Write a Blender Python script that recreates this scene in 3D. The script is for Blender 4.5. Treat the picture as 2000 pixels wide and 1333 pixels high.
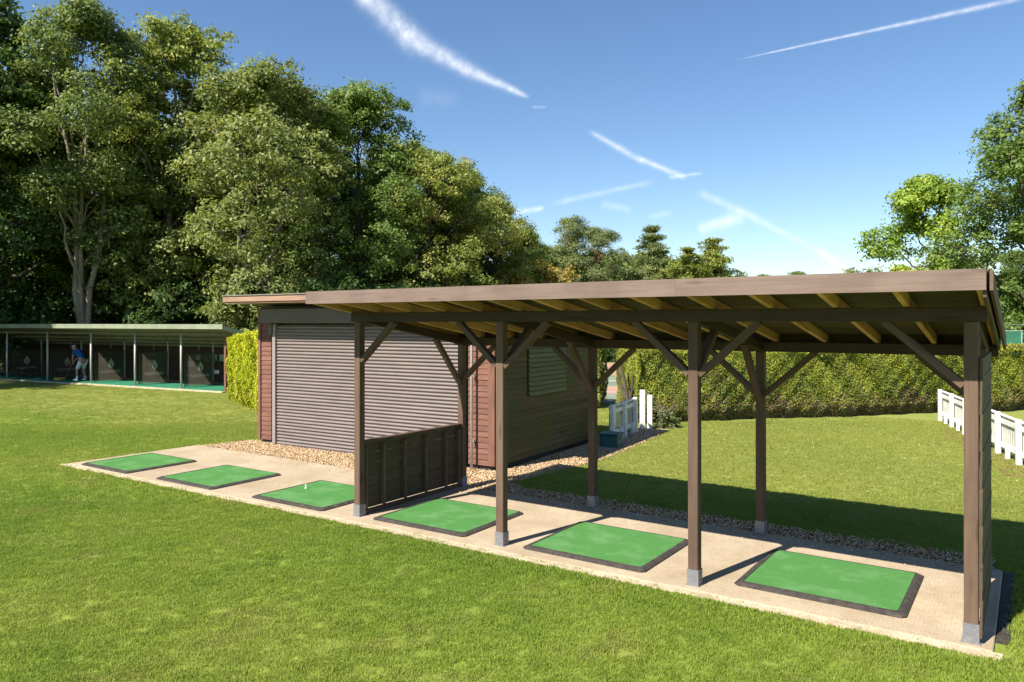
import bpy, math, random
import numpy as np
from mathutils import Vector, Matrix, Euler

for o in list(bpy.data.objects):
    bpy.data.objects.remove(o, do_unlink=True)
S = bpy.context.scene
COL = S.collection
R = math.radians

# ------------------------------------------------------------------ camera
YAW = R(34.586)
CAMZ = 2.5
cam = bpy.data.cameras.new('camera')
cam.sensor_width = 36.0
cam.lens = 1473.4 / 2000.0 * 36.0
cam.shift_y = -36.5 / 2000.0
cam.clip_start = 0.1
cam.clip_end = 3000.0
camo = bpy.data.objects.new('camera', cam)
COL.objects.link(camo)
camo.location = (0, 0, CAMZ)
camo.rotation_euler = (R(90), 0, YAW)
S.camera = camo

# ------------------------------------------------------------------ light
SUN_AZ = R(13.0)      # travel direction, from +Y towards +X
SUN_EL = R(47.0)
sd = Vector((math.sin(SUN_AZ) * math.cos(SUN_EL), math.cos(SUN_AZ) * math.cos(SUN_EL), -math.sin(SUN_EL)))
sl = bpy.data.lights.new('sun', 'SUN')
sl.energy = 5.0
sl.angle = R(0.5)
sl.color = (1.0, 0.93, 0.82)
so = bpy.data.objects.new('sun', sl)
COL.objects.link(so)
so.rotation_euler = sd.to_track_quat('-Z', 'Y').to_euler()
so.location = (-5, -20, 30)

W = bpy.data.worlds.new('World')
S.world = W
W.use_nodes = True
nt = W.node_tree
nt.nodes.clear()


class NB:
    """tiny node builder"""
    def __init__(self, tree):
        self.t = tree

    def n(self, typ, **kw):
        nd = self.t.nodes.new(typ)
        for k, v in kw.items():
            setattr(nd, k, v)
        return nd

    def l(self, a, b):
        self.t.links.new(a, b)

    def val(self, sock, v):
        if hasattr(v, 'is_linked') or isinstance(v, bpy.types.NodeSocket):
            self.l(v, sock)
        else:
            sock.default_value = v

    def m(self, op, a, b=None, c=None, clamp=False):
        nd = self.n('ShaderNodeMath', operation=op, use_clamp=clamp)
        self.val(nd.inputs[0], a)
        if b is not None:
            self.val(nd.inputs[1], b)
        if c is not None:
            self.val(nd.inputs[2], c)
        return nd.outputs[0]

    def sstep(self, x, a, b):
        nd = self.n('ShaderNodeMapRange', interpolation_type='SMOOTHSTEP')
        self.val(nd.inputs['Value'], x)
        nd.inputs['From Min'].default_value = a
        nd.inputs['From Max'].default_value = b
        return nd.outputs[0]

    def noise(self, scale, vec=None, detail=3.0, rough=0.55, out=0, dim='3D'):
        nd = self.n('ShaderNodeTexNoise', noise_dimensions=dim)
        nd.inputs['Scale'].default_value = scale
        nd.inputs['Detail'].default_value = detail
        nd.inputs['Roughness'].default_value = rough
        if vec is not None:
            self.l(vec, nd.inputs['Vector'])
        return nd.outputs[out]

    def ramp(self, fac, stops):
        nd = self.n('ShaderNodeValToRGB')
        el = nd.color_ramp.elements
        while len(el) < len(stops):
            el.new(0.5)
        for e, (p, c) in zip(el, stops):
            e.position = p
            e.color = (c[0], c[1], c[2], 1) if len(c) == 3 else c
        self.val(nd.inputs[0], fac)
        return nd.outputs[0]

    def mix(self, fac, a, b, blend='MIX'):
        nd = self.n('ShaderNodeMix', data_type='RGBA', blend_type=blend)
        self.val(nd.inputs[0], fac)
        for i, v in ((6, a), (7, b)):
            if isinstance(v, bpy.types.NodeSocket):
                self.l(v, nd.inputs[i])
            else:
                nd.inputs[i].default_value = (v[0], v[1], v[2], 1)
        return nd.outputs[2]

    def vmul(self, vec, s):
        nd = self.n('ShaderNodeVectorMath', operation='MULTIPLY')
        self.l(vec, nd.inputs[0])
        nd.inputs[1].default_value = s
        return nd.outputs[0]

    def dot(self, vec, v):
        nd = self.n('ShaderNodeVectorMath', operation='DOT_PRODUCT')
        self.l(vec, nd.inputs[0])
        nd.inputs[1].default_value = v
        return nd.outputs['Value']


CY, SY = math.cos(YAW), math.sin(YAW)


def sky_dir(az, el):
    """az: degrees to the right of the view axis, el: degrees of elevation -> world direction"""
    a, e = R(az), R(el)
    x, d, z = math.sin(a) * math.cos(e), math.cos(a) * math.cos(e), math.sin(e)
    return Vector((x * CY - d * SY, x * SY + d * CY, z))


def aim(u, v):
    """a direction in the sky measured off the photograph (given as its bearing and elevation)"""
    x, z = (u - 1000) / 1473.4, (630 - v) / 1473.4
    return sky_dir(math.degrees(math.atan(x)), math.degrees(math.atan2(z, math.hypot(1, x))))


b = NB(nt)
sky = b.n('ShaderNodeTexSky', sky_type='NISHITA')
sky.sun_disc = False
sky.sun_elevation = SUN_EL
sky.sun_rotation = R(193)
sky.altitude = 100
sky.air_density = 1.0
sky.dust_density = 0.15
sky.ozone_density = 2.5
tc = b.n('ShaderNodeTexCoord')
vec = tc.outputs['Generated']
wisp = b.noise(26.0, vec, 5.0, 0.65)
wisp2 = b.noise(90.0, vec, 4.0, 0.6)
wob = b.m('MULTIPLY', b.m('SUBTRACT', b.noise(9.0, vec, 3.0), 0.5), 0.010)
# vapour trails and small clouds: (from, to, half width at start, at end (rad), strength, softness)
TR = [((715, -12), (800, 74), .0170, .0150, .62), ((795, 70), (905, 136), .0150, .0100, .66), ((900, 133), (1026, 188), .0100, .0040, .66),
      ((640, -120), (722, -4), .018, .0170, .6),
      ((1468, 111), (1990, -2), .0010, .0034, .55),
      ((1156, 260), (1252, 314), .0040, .0050, .50), ((1246, 310), (1336, 346), .0050, .0042, .55), ((1308, 347), (1370, 339), .0030, .0020, .4),
      ((1090, 396), (1268, 357), .0050, .0045, .28), ((1002, 416), (1060, 407), .0050, .0040, .55),
      ((1366, 377), (1480, 428), .0060, .0065, .32), ((1470, 424), (1596, 488), .0065, .0035, .30), ((1597, 490), (1660, 532), .0045, .0075, .50),
      ((1366, 447), (1450, 424), .0085, .0100, .55), ((1176, 399), (1232, 410), .0060, .0050, .24), ((1268, 424), (1312, 416), .0050, .0045, .20),
      ((820, 190), (895, 195), .016, .010, .07), ((1040, 210), (1066, 210), .002, .002, .2)]
acc = None
for (p0, p1, w0, w1, st) in TR:
    A, B = aim(*p0), aim(*p1)
    nrm = A.cross(B).normalized()
    tan = (B - A).normalized()
    mid = (A + B) * 0.5
    half = (B - A).length * 0.5
    x = b.m('SUBTRACT', b.dot(vec, tan), tan.dot(mid))
    t = b.m('DIVIDE', b.m('ADD', x, half), 2 * half)
    dist = b.m('ABSOLUTE', b.m('ADD', b.dot(vec, nrm), b.m('MULTIPLY', wob, min(1.0, w0 * 60))))
    wid = b.m('MULTIPLY_ADD', t, w1 - w0, w0)
    wid = b.m('MAXIMUM', b.m('MULTIPLY', wid, b.m('MULTIPLY_ADD', wisp, 0.9, 0.65)), 0.0006)
    cross = b.m('POWER', 2.718, b.m('MULTIPLY', b.m('POWER', b.m('DIVIDE', dist, wid), 2.0), -2.2))
    ends = b.m('MULTIPLY', b.sstep(t, -0.10, 0.10), b.sstep(t, 1.10, 0.90))
    front = b.m('GREATER_THAN', b.dot(vec, mid.normalized()), 0.5)
    msk = b.m('MULTIPLY', b.m('MULTIPLY', cross, ends), b.m('MULTIPLY', front, st))
    msk = b.m('MULTIPLY', msk, b.m('MULTIPLY_ADD', b.sstep(wisp2, .25, .75), 0.55, 0.45))
    acc = msk if acc is None else b.m('ADD', acc, msk)
acc = b.m('MULTIPLY', acc, 1.0, clamp=True)
hs = b.n('ShaderNodeHueSaturation')
hs.inputs['Saturation'].default_value = 1.12
hs.inputs['Hue'].default_value = 0.502
b.l(sky.outputs[0], hs.inputs['Color'])
skycol = b.mix(acc, hs.outputs[0], (8.0, 8.2, 8.6))
bg = b.n('ShaderNodeBackground')
b.l(skycol, bg.inputs['Color'])
bg.inputs['Strength'].default_value = 0.071
wo = b.n('ShaderNodeOutputWorld')
b.l(bg.outputs[0], wo.inputs['Surface'])

S.render.engine = 'CYCLES'
S.render.resolution_x, S.render.resolution_y = 1024, 682
S.cycles.max_bounces = 6
S.cycles.transparent_max_bounces = 8
S.view_settings.view_transform = 'Standard'
S.view_settings.look = 'None'
S.view_settings.gamma = 1.0
S.view_settings.use_curve_mapping = False
S.view_settings.exposure = 1.18

rng = np.random.default_rng(7)
random.seed(7)


def smooth(x, a, b_):
    t = np.clip((np.asarray(x, float) - a) / (b_ - a), 0, 1)
    return t * t * (3 - 2 * t)


def gz(x, y):
    """height of the ground: the range falls away gently towards the far bays"""
    x, y = np.asarray(x, float), np.asarray(y, float)
    s = smooth(-(x + 14.0), 0.0, 14.0) * smooth(y, 4.0, 16.0)
    return -0.4 * s


# ------------------------------------------------------------------ materials
MATS = {}


def mat(name, rough=0.7, spec=0.3):
    m = bpy.data.materials.new(name)
    m.use_nodes = True
    t = m.node_tree
    t.nodes.clear()
    nb = NB(t)
    out = nb.n('ShaderNodeOutputMaterial')
    bs = nb.n('ShaderNodeBsdfPrincipled')
    bs.inputs['Roughness'].default_value = rough
    bs.inputs['Specular IOR Level'].default_value = spec
    nb.l(bs.outputs[0], out.inputs['Surface'])
    MATS[name] = m
    return m, nb, bs, out


def bump(nb, bs, h, strength=0.3, dist=0.01):
    bp = nb.n('ShaderNodeBump')
    bp.inputs['Strength'].default_value = strength
    bp.inputs['Distance'].default_value = dist
    nb.l(h, bp.inputs['Height'])
    nb.l(bp.outputs[0], bs.inputs['Normal'])


def objvec(nb, stretch=(1, 1, 1), rand=17.0):
    tcn = nb.n('ShaderNodeTexCoord')
    oi = nb.n('ShaderNodeObjectInfo')
    ad = nb.n('ShaderNodeVectorMath', operation='ADD')
    nb.l(nb.vmul(tcn.outputs['Object'], stretch), ad.inputs[0])
    sc = nb.n('ShaderNodeVectorMath', operation='SCALE')
    sc.inputs[0].default_value = (rand, rand * 1.7, rand * .6)
    nb.l(oi.outputs['Random'], sc.inputs['Scale'])
    nb.l(sc.outputs[0], ad.inputs[1])
    return ad.outputs[0], oi.outputs['Random']


def wood(name, dark, light, axis='x', rough=0.75, knots=True, var=0.25, stain=None, stain_amt=0.0):
    """painted or stained timber with grain along one axis of the piece"""
    m, nb, bs, out = mat(name, rough, 0.25)
    st = {'x': (1.2, 22, 22), 'y': (22, 1.2, 22), 'z': (22, 22, 1.2)}[axis]
    v, rnd = objvec(nb, st)
    g = nb.noise(1.6, v, 5.0, 0.62)
    v2, _ = objvec(nb, (1, 1, 1))
    big = nb.noise(2.3, v2, 3.0)
    c = nb.ramp(g, [(0.25, dark), (0.75, light)])
    c = nb.mix(nb.m('MULTIPLY', nb.sstep(big, 0.45, 0.7), 0.35), c, [x * 0.62 for x in dark])
    fac = nb.m('MULTIPLY_ADD', rnd, var, 1 - var / 2)
    cc = nb.n('ShaderNodeCombineColor')
    for i in range(3):
        nb.l(fac, cc.inputs[i])
    c = nb.mix(1.0, c, cc.outputs[0], 'MULTIPLY')
    if knots:
        vo = nb.n('ShaderNodeTexVoronoi')
        kv = {'x': (1.0, 5.5, 5.5), 'y': (5.5, 1.0, 5.5), 'z': (5.5, 5.5, 1.0)}[axis]
        v3, _ = objvec(nb, kv)
        nb.l(v3, vo.inputs['Vector'])
        vo.inputs['Scale'].default_value = 1.5
        k = nb.sstep(vo.outputs['Distance'], 0.22, 0.07)
        c = nb.mix(nb.m('MULTIPLY', k, 0.45), c, [x * 0.35 for x in dark])
    if stain:
        tcn = nb.n('ShaderNodeNewGeometry')
        sn = nb.noise(1.1, tcn.outputs['Position'], 5.0, 0.65)
        c = nb.mix(nb.m('MULTIPLY', nb.sstep(sn, 0.38, 0.62), stain_amt), c, stain)
    nb.l(c, bs.inputs['Base Color'])
    bump(nb, bs, g, 0.35, 0.004)
    return m


wood('brown_timber_x', (.074, .046, .031), (.118, .077, .054), 'x')
wood('brown_timber_y', (.074, .046, .031), (.118, .077, .054), 'y')
wood('brown_timber_z', (.086, .054, .037), (.138, .091, .064), 'z')
wood('shaded_timber_x', (.036, .025, .018), (.056, .040, .030), 'x')  # post timber darkened: the shade under the roof is in the beam colour
wood('shaded_timber_y', (.036, .025, .018), (.056, .040, .030), 'y')
wood('fascia_timber', (.138, .095, .078), (.195, .142, .119), 'x', var=0.03)
wood('raw_timber', (.42, .235, .095), (.62, .385, .18), 'y', var=0.3)
wood('screen_board_y', (.062, .044, .030), (.10, .073, .050), 'y', stain=(.055, .055, .03), stain_amt=.5)
wood('deck_board', (.070, .052, .024), (.11, .085, .042), 'x', knots=False, stain=(.055, .055, .024), stain_amt=.7)
wood('red_board', (.125, .058, .042), (.190, .092, .068), 'x', var=0.25)
wood('red_post', (.14, .064, .046), (.20, .096, .07), 'z', var=0.1)
wood('side_board', (.085, .050, .020), (.150, .098, .040), 'y', var=0.6, stain=(.090, .088, .016), stain_amt=.85)
wood('louvre_board', (.125, .118, .040), (.20, .185, .065), 'y', knots=False)
wood('shed_fascia', (.24, .14, .095), (.34, .215, .155), 'x', var=.1)
wood('far_board', (.045, .026, .020), (.075, .042, .032), 'x')
wood('bark_pale', (.20, .165, .115), (.34, .29, .21), 'z', rough=.95, knots=False)
wood('bark_dark', (.055, .043, .032), (.12, .095, .07), 'z', rough=.95, knots=False)
wood('bark_pine', (.19, .085, .045), (.32, .16, .09), 'z', rough=.95, knots=False)


def plain(name, colr, rough=.6, spec=.35, metal=0.0, nscale=3.0, namt=.25, bumpy=0.0, bscale=60):
    m, nb, bs, out = mat(name, rough, spec)
    v, rnd = objvec(nb)
    n1 = nb.noise(nscale, v, 5.0, .6)
    c = nb.ramp(n1, [(0.3, [x * (1 - namt) for x in colr]), (0.7, [min(1, x * (1 + namt * .5)) for x in colr])])
    nb.l(c, bs.inputs['Base Color'])
    bs.inputs['Metallic'].default_value = metal
    if bumpy:
        bump(nb, bs, nb.noise(bscale, v, 3.0), bumpy, .004)
    return m


plain('shutter_metal', (.172, .140, .130), .45, .45, namt=.18, nscale=1.6)
plain('guide_metal', (.25, .205, .19), .45, .5, namt=.12)
plain('housing_metal', (.085, .068, .062), .5, .4, namt=.15)
plain('galvanised', (.22, .22, .235), .5, .5, .35, nscale=30, namt=.25)
m, nb, bs, out = mat('rubber', .8, .25)
g = nb.n('ShaderNodeNewGeometry')
P = g.outputs['Position']
c = nb.ramp(nb.noise(14, P, 5, .6), [(.3, (.026, .022, .020)), (.7, (.060, .052, .045))])
c = nb.mix(nb.m('MULTIPLY', nb.sstep(nb.noise(7, P, 6, .75), .60, .72), .55), c, (.26, .19, .12))
nb.l(c, bs.inputs['Base Color'])
bump(nb, bs, nb.noise(90, P, 3), .4, .004)
plain('white_paint', (.74, .73, .68), .5, .35, nscale=7, namt=.16)
plain('pipe_plastic', (.80, .78, .74), .4, .45)
plain('teal_plastic', (.010, .085, .10), .45, .45, namt=.25)
plain('pale_green_metal', (.235, .26, .185), .5, .45, namt=.2)
plain('ceiling_sheet', (.15, .14, .105), .6, .3, namt=.3)
plain('grey_post', (.42, .42, .38), .5, .4, namt=.15)
plain('notice_paper', (.52, .54, .54), .5)
plain('notice_green', (.30, .42, .34), .5)
plain('tube_white', (.8, .8, .8), .4)
plain('frame_dark', (.03, .03, .03), .5)
plain('skin', (.50, .30, .21), .5, .4, namt=.08)
plain('blue_shirt', (.012, .085, .33), .8, .2, namt=.2)
plain('white_cloth', (.68, .68, .74), .85, .2, namt=.1)
plain('shoe_white', (.78, .78, .78), .5)
plain('club_steel', (.35, .35, .36), .3, .5, .8)
plain('yellow_plastic', (.5, .36, .04), .45)
plain('court_green', (.17, .205, .145), .9, nscale=.8, namt=.25)
plain('court_red', (.36, .21, .15), .9, nscale=.8, namt=.25)
plain('windbreak', (.05, .20, .125), .7, namt=.3, nscale=1.5)
plain('windbreak_frame', (.35, .55, .46), .5)
plain('roof_sheet', (.18, .17, .15), .6, namt=.3)
plain('tee_white', (.8, .8, .78), .5)
plain('green_carpet', (.03, .17, .095), .95, .1, namt=.2, nscale=5)
plain('soil_core', (.06, .05, .022), 1.0, .05, namt=.4)
plain('picket_shaded_paint', (.50, .49, .43), .6, .3, nscale=9, namt=.25)  # fence white toned down: shade behind the rails put into the colour
plain('petal', (.8, .8, .72), .8)

# concrete of the tee line
m, nb, bs, out = mat('concrete', .9, .2)
g = nb.n('ShaderNodeNewGeometry')
P = g.outputs['Position']
n1 = nb.noise(1.3, P, 5, .6)
n2 = nb.noise(95, P, 2, .5)
n3 = nb.noise(14, P, 6, .7)
c = nb.ramp(n1, [(.3, (.30, .238, .160)), (.7, (.44, .372, .272))])
c = nb.mix(nb.m('MULTIPLY', nb.sstep(n2, .52, .66), .65), c, (.21, .155, .09))
c = nb.mix(nb.m('MULTIPLY', nb.sstep(n3, .45, .70), .45), c, (.25, .175, .10))
vo = nb.n('ShaderNodeTexVoronoi')
vo.inputs['Scale'].default_value = 46
nb.l(P, vo.inputs['Vector'])
c = nb.mix(nb.m('MULTIPLY', nb.sstep(vo.outputs['Distance'], .28, .10), .45), c, (.56, .47, .36))
wv = nb.n('ShaderNodeTexWave')
wv.inputs['Scale'].default_value = 10
wv.inputs['Distortion'].default_value = 4
nb.l(P, wv.inputs['Vector'])
c = nb.mix(nb.m('MULTIPLY', wv.outputs[1], .15), c, (.27, .20, .125))
nb.l(c, bs.inputs['Base Color'])
bump(nb, bs, nb.m('ADD', n2, nb.m('MULTIPLY', wv.outputs[1], .4)), .5, .006)

m, nb, bs, out = mat('pale_concrete', .9, .2)
g = nb.n('ShaderNodeNewGeometry')
P = g.outputs['Position']
c = nb.ramp(nb.noise(7, P, 6, .7), [(.3, (.33, .25, .16)), (.65, (.52, .44, .33))])
c = nb.mix(nb.sstep(nb.noise(70, P, 2), .55, .7), c, (.26, .20, .12))
nb.l(c, bs.inputs['Base Color'])
bump(nb, bs, nb.noise(60, P, 3), .5, .006)

# turf mat
m, nb, bs, out = mat('mat_turf', .95, .1)
g = nb.n('ShaderNodeNewGeometry')
P = g.outputs['Position']
oi = nb.n('ShaderNodeObjectInfo')
fine = nb.noise(230, P, 2, .5)
c = nb.ramp(fine, [(.3, (.042, .145, .034)), (.7, (.085, .240, .066))])
wear = nb.sstep(nb.noise(3.1, P, 5, .65), .44, .68)
c = nb.mix(nb.m('MULTIPLY', wear, .45), c, (.15, .29, .125))
c = nb.mix(nb.m('MULTIPLY', nb.sstep(nb.noise(5.5, P, 5, .7), .56, .70), .4), c, (.06, .17, .05))
c = nb.mix(nb.m('MULTIPLY', nb.sstep(nb.noise(60, P, 3, .6), .66, .74), .5), c, (.30, .32, .20))
nb.l(c, bs.inputs['Base Color'])
bump(nb, bs, fine, .8, .008)


# gravel stones
def gravel_mat(name, a, b_, c_):
    m, nb, bs, out = mat(name, .85, .25)
    g = nb.n('ShaderNodeNewGeometry')
    wn = nb.n('ShaderNodeTexWhiteNoise')
    oi = nb.n('ShaderNodeObjectInfo')
    nb.l(oi.outputs['Location'], wn.inputs['Vector'])
    c = nb.ramp(wn.outputs['Value'], [(0.0, a), (.45, b_), (1.0, c_)])
    nb.l(c, bs.inputs['Base Color'])


gravel_mat('gravel_stone', (.24, .14, .07), (.46, .31, .16), (.60, .50, .36))
m, nb, bs, out = mat('gravel_base', .95, .15)
g = nb.n('ShaderNodeNewGeometry')
vo = nb.n('ShaderNodeTexVoronoi')
vo.inputs['Scale'].default_value = 28
nb.l(g.outputs['Position'], vo.inputs['Vector'])
c = nb.mix(.55, vo.outputs['Color'], (.3, .2, .12), 'MIX')
c = nb.mix(1.0, c, (.85, .60, .36), 'MULTIPLY')
c = nb.mix(nb.sstep(vo.outputs['Distance'], .25, .55), c, (.10, .065, .035))
nb.l(c, bs.inputs['Base Color'])
bump(nb, bs, vo.outputs['Distance'], .8, -.02)


def grass_colour(nb, P):
    n1 = nb.noise(.22, P, 3, .55)
    n2 = nb.noise(1.6, P, 4, .6)
    n3 = nb.noise(9.0, P, 3, .6)
    c = nb.ramp(n1, [(.30, (.180, .268, .036)), (.52, (.240, .312, .048)), (.72, (.312, .352, .072))])
    c = nb.mix(nb.m('MULTIPLY', nb.sstep(n2, .50, .72), .42), c, (.285, .270, .090))
    c = nb.mix(nb.m('MULTIPLY', nb.sstep(n2, .48, .30), .35), c, (.095, .175, .022))
    c = nb.mix(nb.m('MULTIPLY', nb.sstep(n3, .52, .75), .22), c, (.12, .20, .024))
    sp = nb.n('ShaderNodeSeparateXYZ')
    nb.l(P, sp.inputs[0])
    # the turf behind the tee line is drier and paler
    dry = nb.m('MULTIPLY', nb.sstep(nb.m('ADD', sp.outputs['Y'], nb.m('MULTIPLY', n2, 2.0)), 9.5, 13.5), .50)
    return nb.mix(dry, c, (.345, .345, .105))


m, nb, bs, out = mat('lawn_ground', .95, .1)
g = nb.n('ShaderNodeNewGeometry')
P = g.outputs['Position']
c = grass_colour(nb, P)
pv = nb.vmul(P, (1, 1, 1))
f1 = nb.noise(38, pv, 4, .65)
f2 = nb.noise(130, pv, 3, .6)
c = nb.mix(nb.m('MULTIPLY', nb.sstep(f1, .50, .30), .45), c, (.09, .15, .016))
c = nb.mix(nb.m('MULTIPLY', nb.sstep(f2, .55, .75), .30), c, (.24, .26, .07))
c = nb.mix(1.0, c, (.74, .73, .76), 'MULTIPLY')      # ground toned down, standing in for the blades' self-shadowing
nb.l(c, bs.inputs['Base Color'])
bump(nb, bs, nb.m('ADD', f1, f2), .6, .012)

# blades
m, nb, bs, out = mat('grass_blade', .6, .25)
g = nb.n('ShaderNodeNewGeometry')
c = grass_colour(nb, g.outputs['Position'])
at = nb.n('ShaderNodeAttribute', attribute_name='tint')
c = nb.mix(1.0, c, nb.ramp(at.outputs['Fac'], [(0, (.88, .95, .75)), (.5, (1.06, 1.06, .95)), (.88, (1.16, 1.13, 1.05)), (1, (1.5, 1.32, 1.4))]), 'MULTIPLY')
nb.l(c, bs.inputs['Base Color'])
tr = nb.n('ShaderNodeBsdfTranslucent')
nb.l(c, tr.inputs['Color'])
mx = nb.n('ShaderNodeMixShader')
mx.inputs[0].default_value = .45
nb.l(bs.outputs[0], mx.inputs[1])
nb.l(tr.outputs[0], mx.inputs[2])
nb.l(mx.outputs[0], out.inputs['Surface'])


def leaf(name, dark, mid, light, odd=None, trans=.36, rough=.55):
    m, nb, bs, out = mat(name, rough, .35)
    at = nb.n('ShaderNodeAttribute', attribute_name='tint')
    st = [(0, dark), (.5, mid), (.9, light)]
    if odd:
        st.append((1.0, odd))
    c = nb.ramp(at.outputs['Fac'], st)
    oi = nb.n('ShaderNodeObjectInfo')
    c = nb.mix(nb.m('MULTIPLY', oi.outputs['Random'], .25), c, [x * .75 for x in mid])
    nb.l(c, bs.inputs['Base Color'])
    tr = nb.n('ShaderNodeBsdfTranslucent')
    nb.l(nb.mix(1.0, c, (1.25, 1.3, .7), 'MULTIPLY'), tr.inputs['Color'])
    mx = nb.n('ShaderNodeMixShader')
    mx.inputs[0].default_value = trans
    nb.l(bs.outputs[0], mx.inputs[1])
    nb.l(tr.outputs[0], mx.inputs[2])
    nb.l(mx.outputs[0], out.inputs['Surface'])


leaf('leaf_dark', (.032, .068, .018), (.064, .118, .026), (.113, .173, .048))
leaf('leaf_oak', (.072, .126, .026), (.134, .206, .041), (.240, .294, .079))
leaf('leaf_gold', (.120, .162, .034), (.216, .258, .055), (.360, .378, .102), (.480, .336, .102))
leaf('leaf_pale', (.114, .150, .038), (.198, .234, .067), (.312, .336, .114))
leaf('leaf_ash', (.090, .138, .036), (.168, .222, .060), (.276, .306, .106))
leaf('leaf_yellow', (.168, .232, .030), (.325, .378, .046), (.500, .500, .073))
leaf('leaf_autumn', (.190, .179, .042), (.358, .274, .062), (.500, .400, .095), (.500, .400, .084))
leaf('leaf_pine', (.102, .144, .054), (.180, .222, .084), (.288, .312, .132))
leaf('leaf_lime', (.126, .221, .030), (.241, .347, .046), (.400, .473, .080))
leaf('hedge_gold', (.18, .225, .012), (.36, .40, .017), (.56, .55, .030), (.27, .18, .07), trans=.2)
leaf('hedge_green', (.085, .125, .014), (.190, .225, .024), (.35, .36, .040), (.18, .125, .07), trans=.2)

# netting of the bay dividers
m, nb, bs, out = mat('divider_netting', .8, .15)
bs.inputs['Base Color'].default_value = (.03, .028, .025, 1)
tr = nb.n('ShaderNodeBsdfTranslucent')
tr.inputs['Color'].default_value = (.22, .19, .15, 1)
mx = nb.n('ShaderNodeMixShader')
mx.inputs[0].default_value = .5
nb.l(bs.outputs[0], mx.inputs[1])
nb.l(tr.outputs[0], mx.inputs[2])
tp_ = nb.n('ShaderNodeBsdfTransparent')
mx2 = nb.n('ShaderNodeMixShader')
mx2.inputs[0].default_value = .30
nb.l(mx.outputs[0], mx2.inputs[1])
nb.l(tp_.outputs[0], mx2.inputs[2])
nb.l(mx2.outputs[0], out.inputs['Surface'])
# print on the netting lets light through as well
for nm_, col_ in (('emblem_paint', (.80, .74, .62)), ('lettering_paint', (.80, .70, .62))):
    m, nb, bs, out = mat(nm_, .8, .1)
    bs.inputs['Base Color'].default_value = (*col_, 1)
    tr = nb.n('ShaderNodeBsdfTranslucent')
    tr.inputs['Color'].default_value = (*col_, 1)
    mx = nb.n('ShaderNodeMixShader')
    mx.inputs[0].default_value = .6
    nb.l(bs.outputs[0], mx.inputs[1])
    nb.l(tr.outputs[0], mx.inputs[2])
    nb.l(mx.outputs[0], out.inputs['Surface'])

M = MATS


# ------------------------------------------------------------------ helpers
def link(o, parent=None):
    COL.objects.link(o)
    if parent:
        o.parent = parent
    return o


def tag(o, label=None, cat=None, group=None, kind=None):
    if label:
        o['label'] = label
    if cat:
        o['category'] = cat
    if group:
        o['group'] = group
    if kind:
        o['kind'] = kind
    return o


def thing(name, label, cat, loc=(0, 0, 0), rz=0.0, group=None):
    o = bpy.data.objects.new(name, None)
    o.empty_display_size = .2
    COL.objects.link(o)
    o.location = loc
    o.rotation_euler = (0, 0, rz)
    return tag(o, label, cat, group)


class MB:
    def __init__(self):
        self.v = []
        self.f = []

    def box(self, c, s, rot=None):
        i = len(self.v)
        hx, hy, hz = s[0] / 2, s[1] / 2, s[2] / 2
        for x, y, z in ((-hx, -hy, -hz), (hx, -hy, -hz), (hx, hy, -hz), (-hx, hy, -hz), (-hx, -hy, hz), (hx, -hy, hz), (hx, hy, hz), (-hx, hy, hz)):
            p = Vector((x, y, z))
            if rot is not None:
                p = rot @ p
            self.v.append((p.x + c[0], p.y + c[1], p.z + c[2]))
        for q in ((0, 3, 2, 1), (4, 5, 6, 7), (0, 1, 5, 4), (1, 2, 6, 5), (2, 3, 7, 6), (3, 0, 4, 7)):
            self.f.append(tuple(i + k for k in q))
        return self

    def prism(self, poly, z0, z1):
        """poly: ccw list of (x, y)"""
        i, n = len(self.v), len(poly)
        self.v += [(x, y, z0) for x, y in poly] + [(x, y, z1) for x, y in poly]
        self.f.append(tuple(i + k for k in reversed(range(n))))
        self.f.append(tuple(i + n + k for k in range(n)))
        for k in range(n):
            k2 = (k + 1) % n
            self.f.append((i + k, i + k2, i + n + k2, i + n + k))
        return self

    def tube(self, pts, rad, n=8, cap=True):
        pts = [Vector(p) for p in pts]
        if not hasattr(rad, '__len__'):
            rad = [rad] * len(pts)
        i0 = len(self.v)
        for k, p in enumerate(pts):
            d = (pts[min(k + 1, len(pts) - 1)] - pts[max(k - 1, 0)]).normalized()
            a = d.cross(Vector((0.13, 0.31, 0.94)) if abs(d.z) < .9 else Vector((1, 0.1, 0))).normalized()
            bb = d.cross(a)
            for j in range(n):
                t = 2 * math.pi * j / n
                q = p + (a * math.cos(t) + bb * math.sin(t)) * rad[k]
                self.v.append(tuple(q))
        for k in range(len(pts) - 1):
            for j in range(n):
                a0 = i0 + k * n + j
                a1 = i0 + k * n + (j + 1) % n
                self.f.append((a0, a1, a1 + n, a0 + n))
        if cap:
            self.f.append(tuple(i0 + j for j in reversed(range(n))))
            self.f.append(tuple(i0 + (len(pts) - 1) * n + j for j in range(n)))
        return self

    def mesh(self, name, m, smooth_=False):
        me = bpy.data.meshes.new(name)
        me.from_pydata(self.v, [], self.f)
        if m:
            me.materials.append(M[m])
        if smooth_:
            me.polygons.foreach_set('use_smooth', [True] * len(me.polygons))
        me.update()
        return me

    def build(self, name, m, parent=None, loc=None, rot=None, smooth_=False, bev=0.0):
        o = bpy.data.objects.new(name, self.mesh(name, m, smooth_))
        link(o, parent)
        if loc:
            o.location = loc
        if rot:
            o.rotation_euler = rot
        if bev:
            addbev(o, bev)
        return o


def addbev(o, w):
    md = o.modifiers.new('bevel', 'BEVEL')
    md.width = w
    md.segments = 1
    md.limit_method = 'ANGLE'


CACHE = {}


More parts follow.
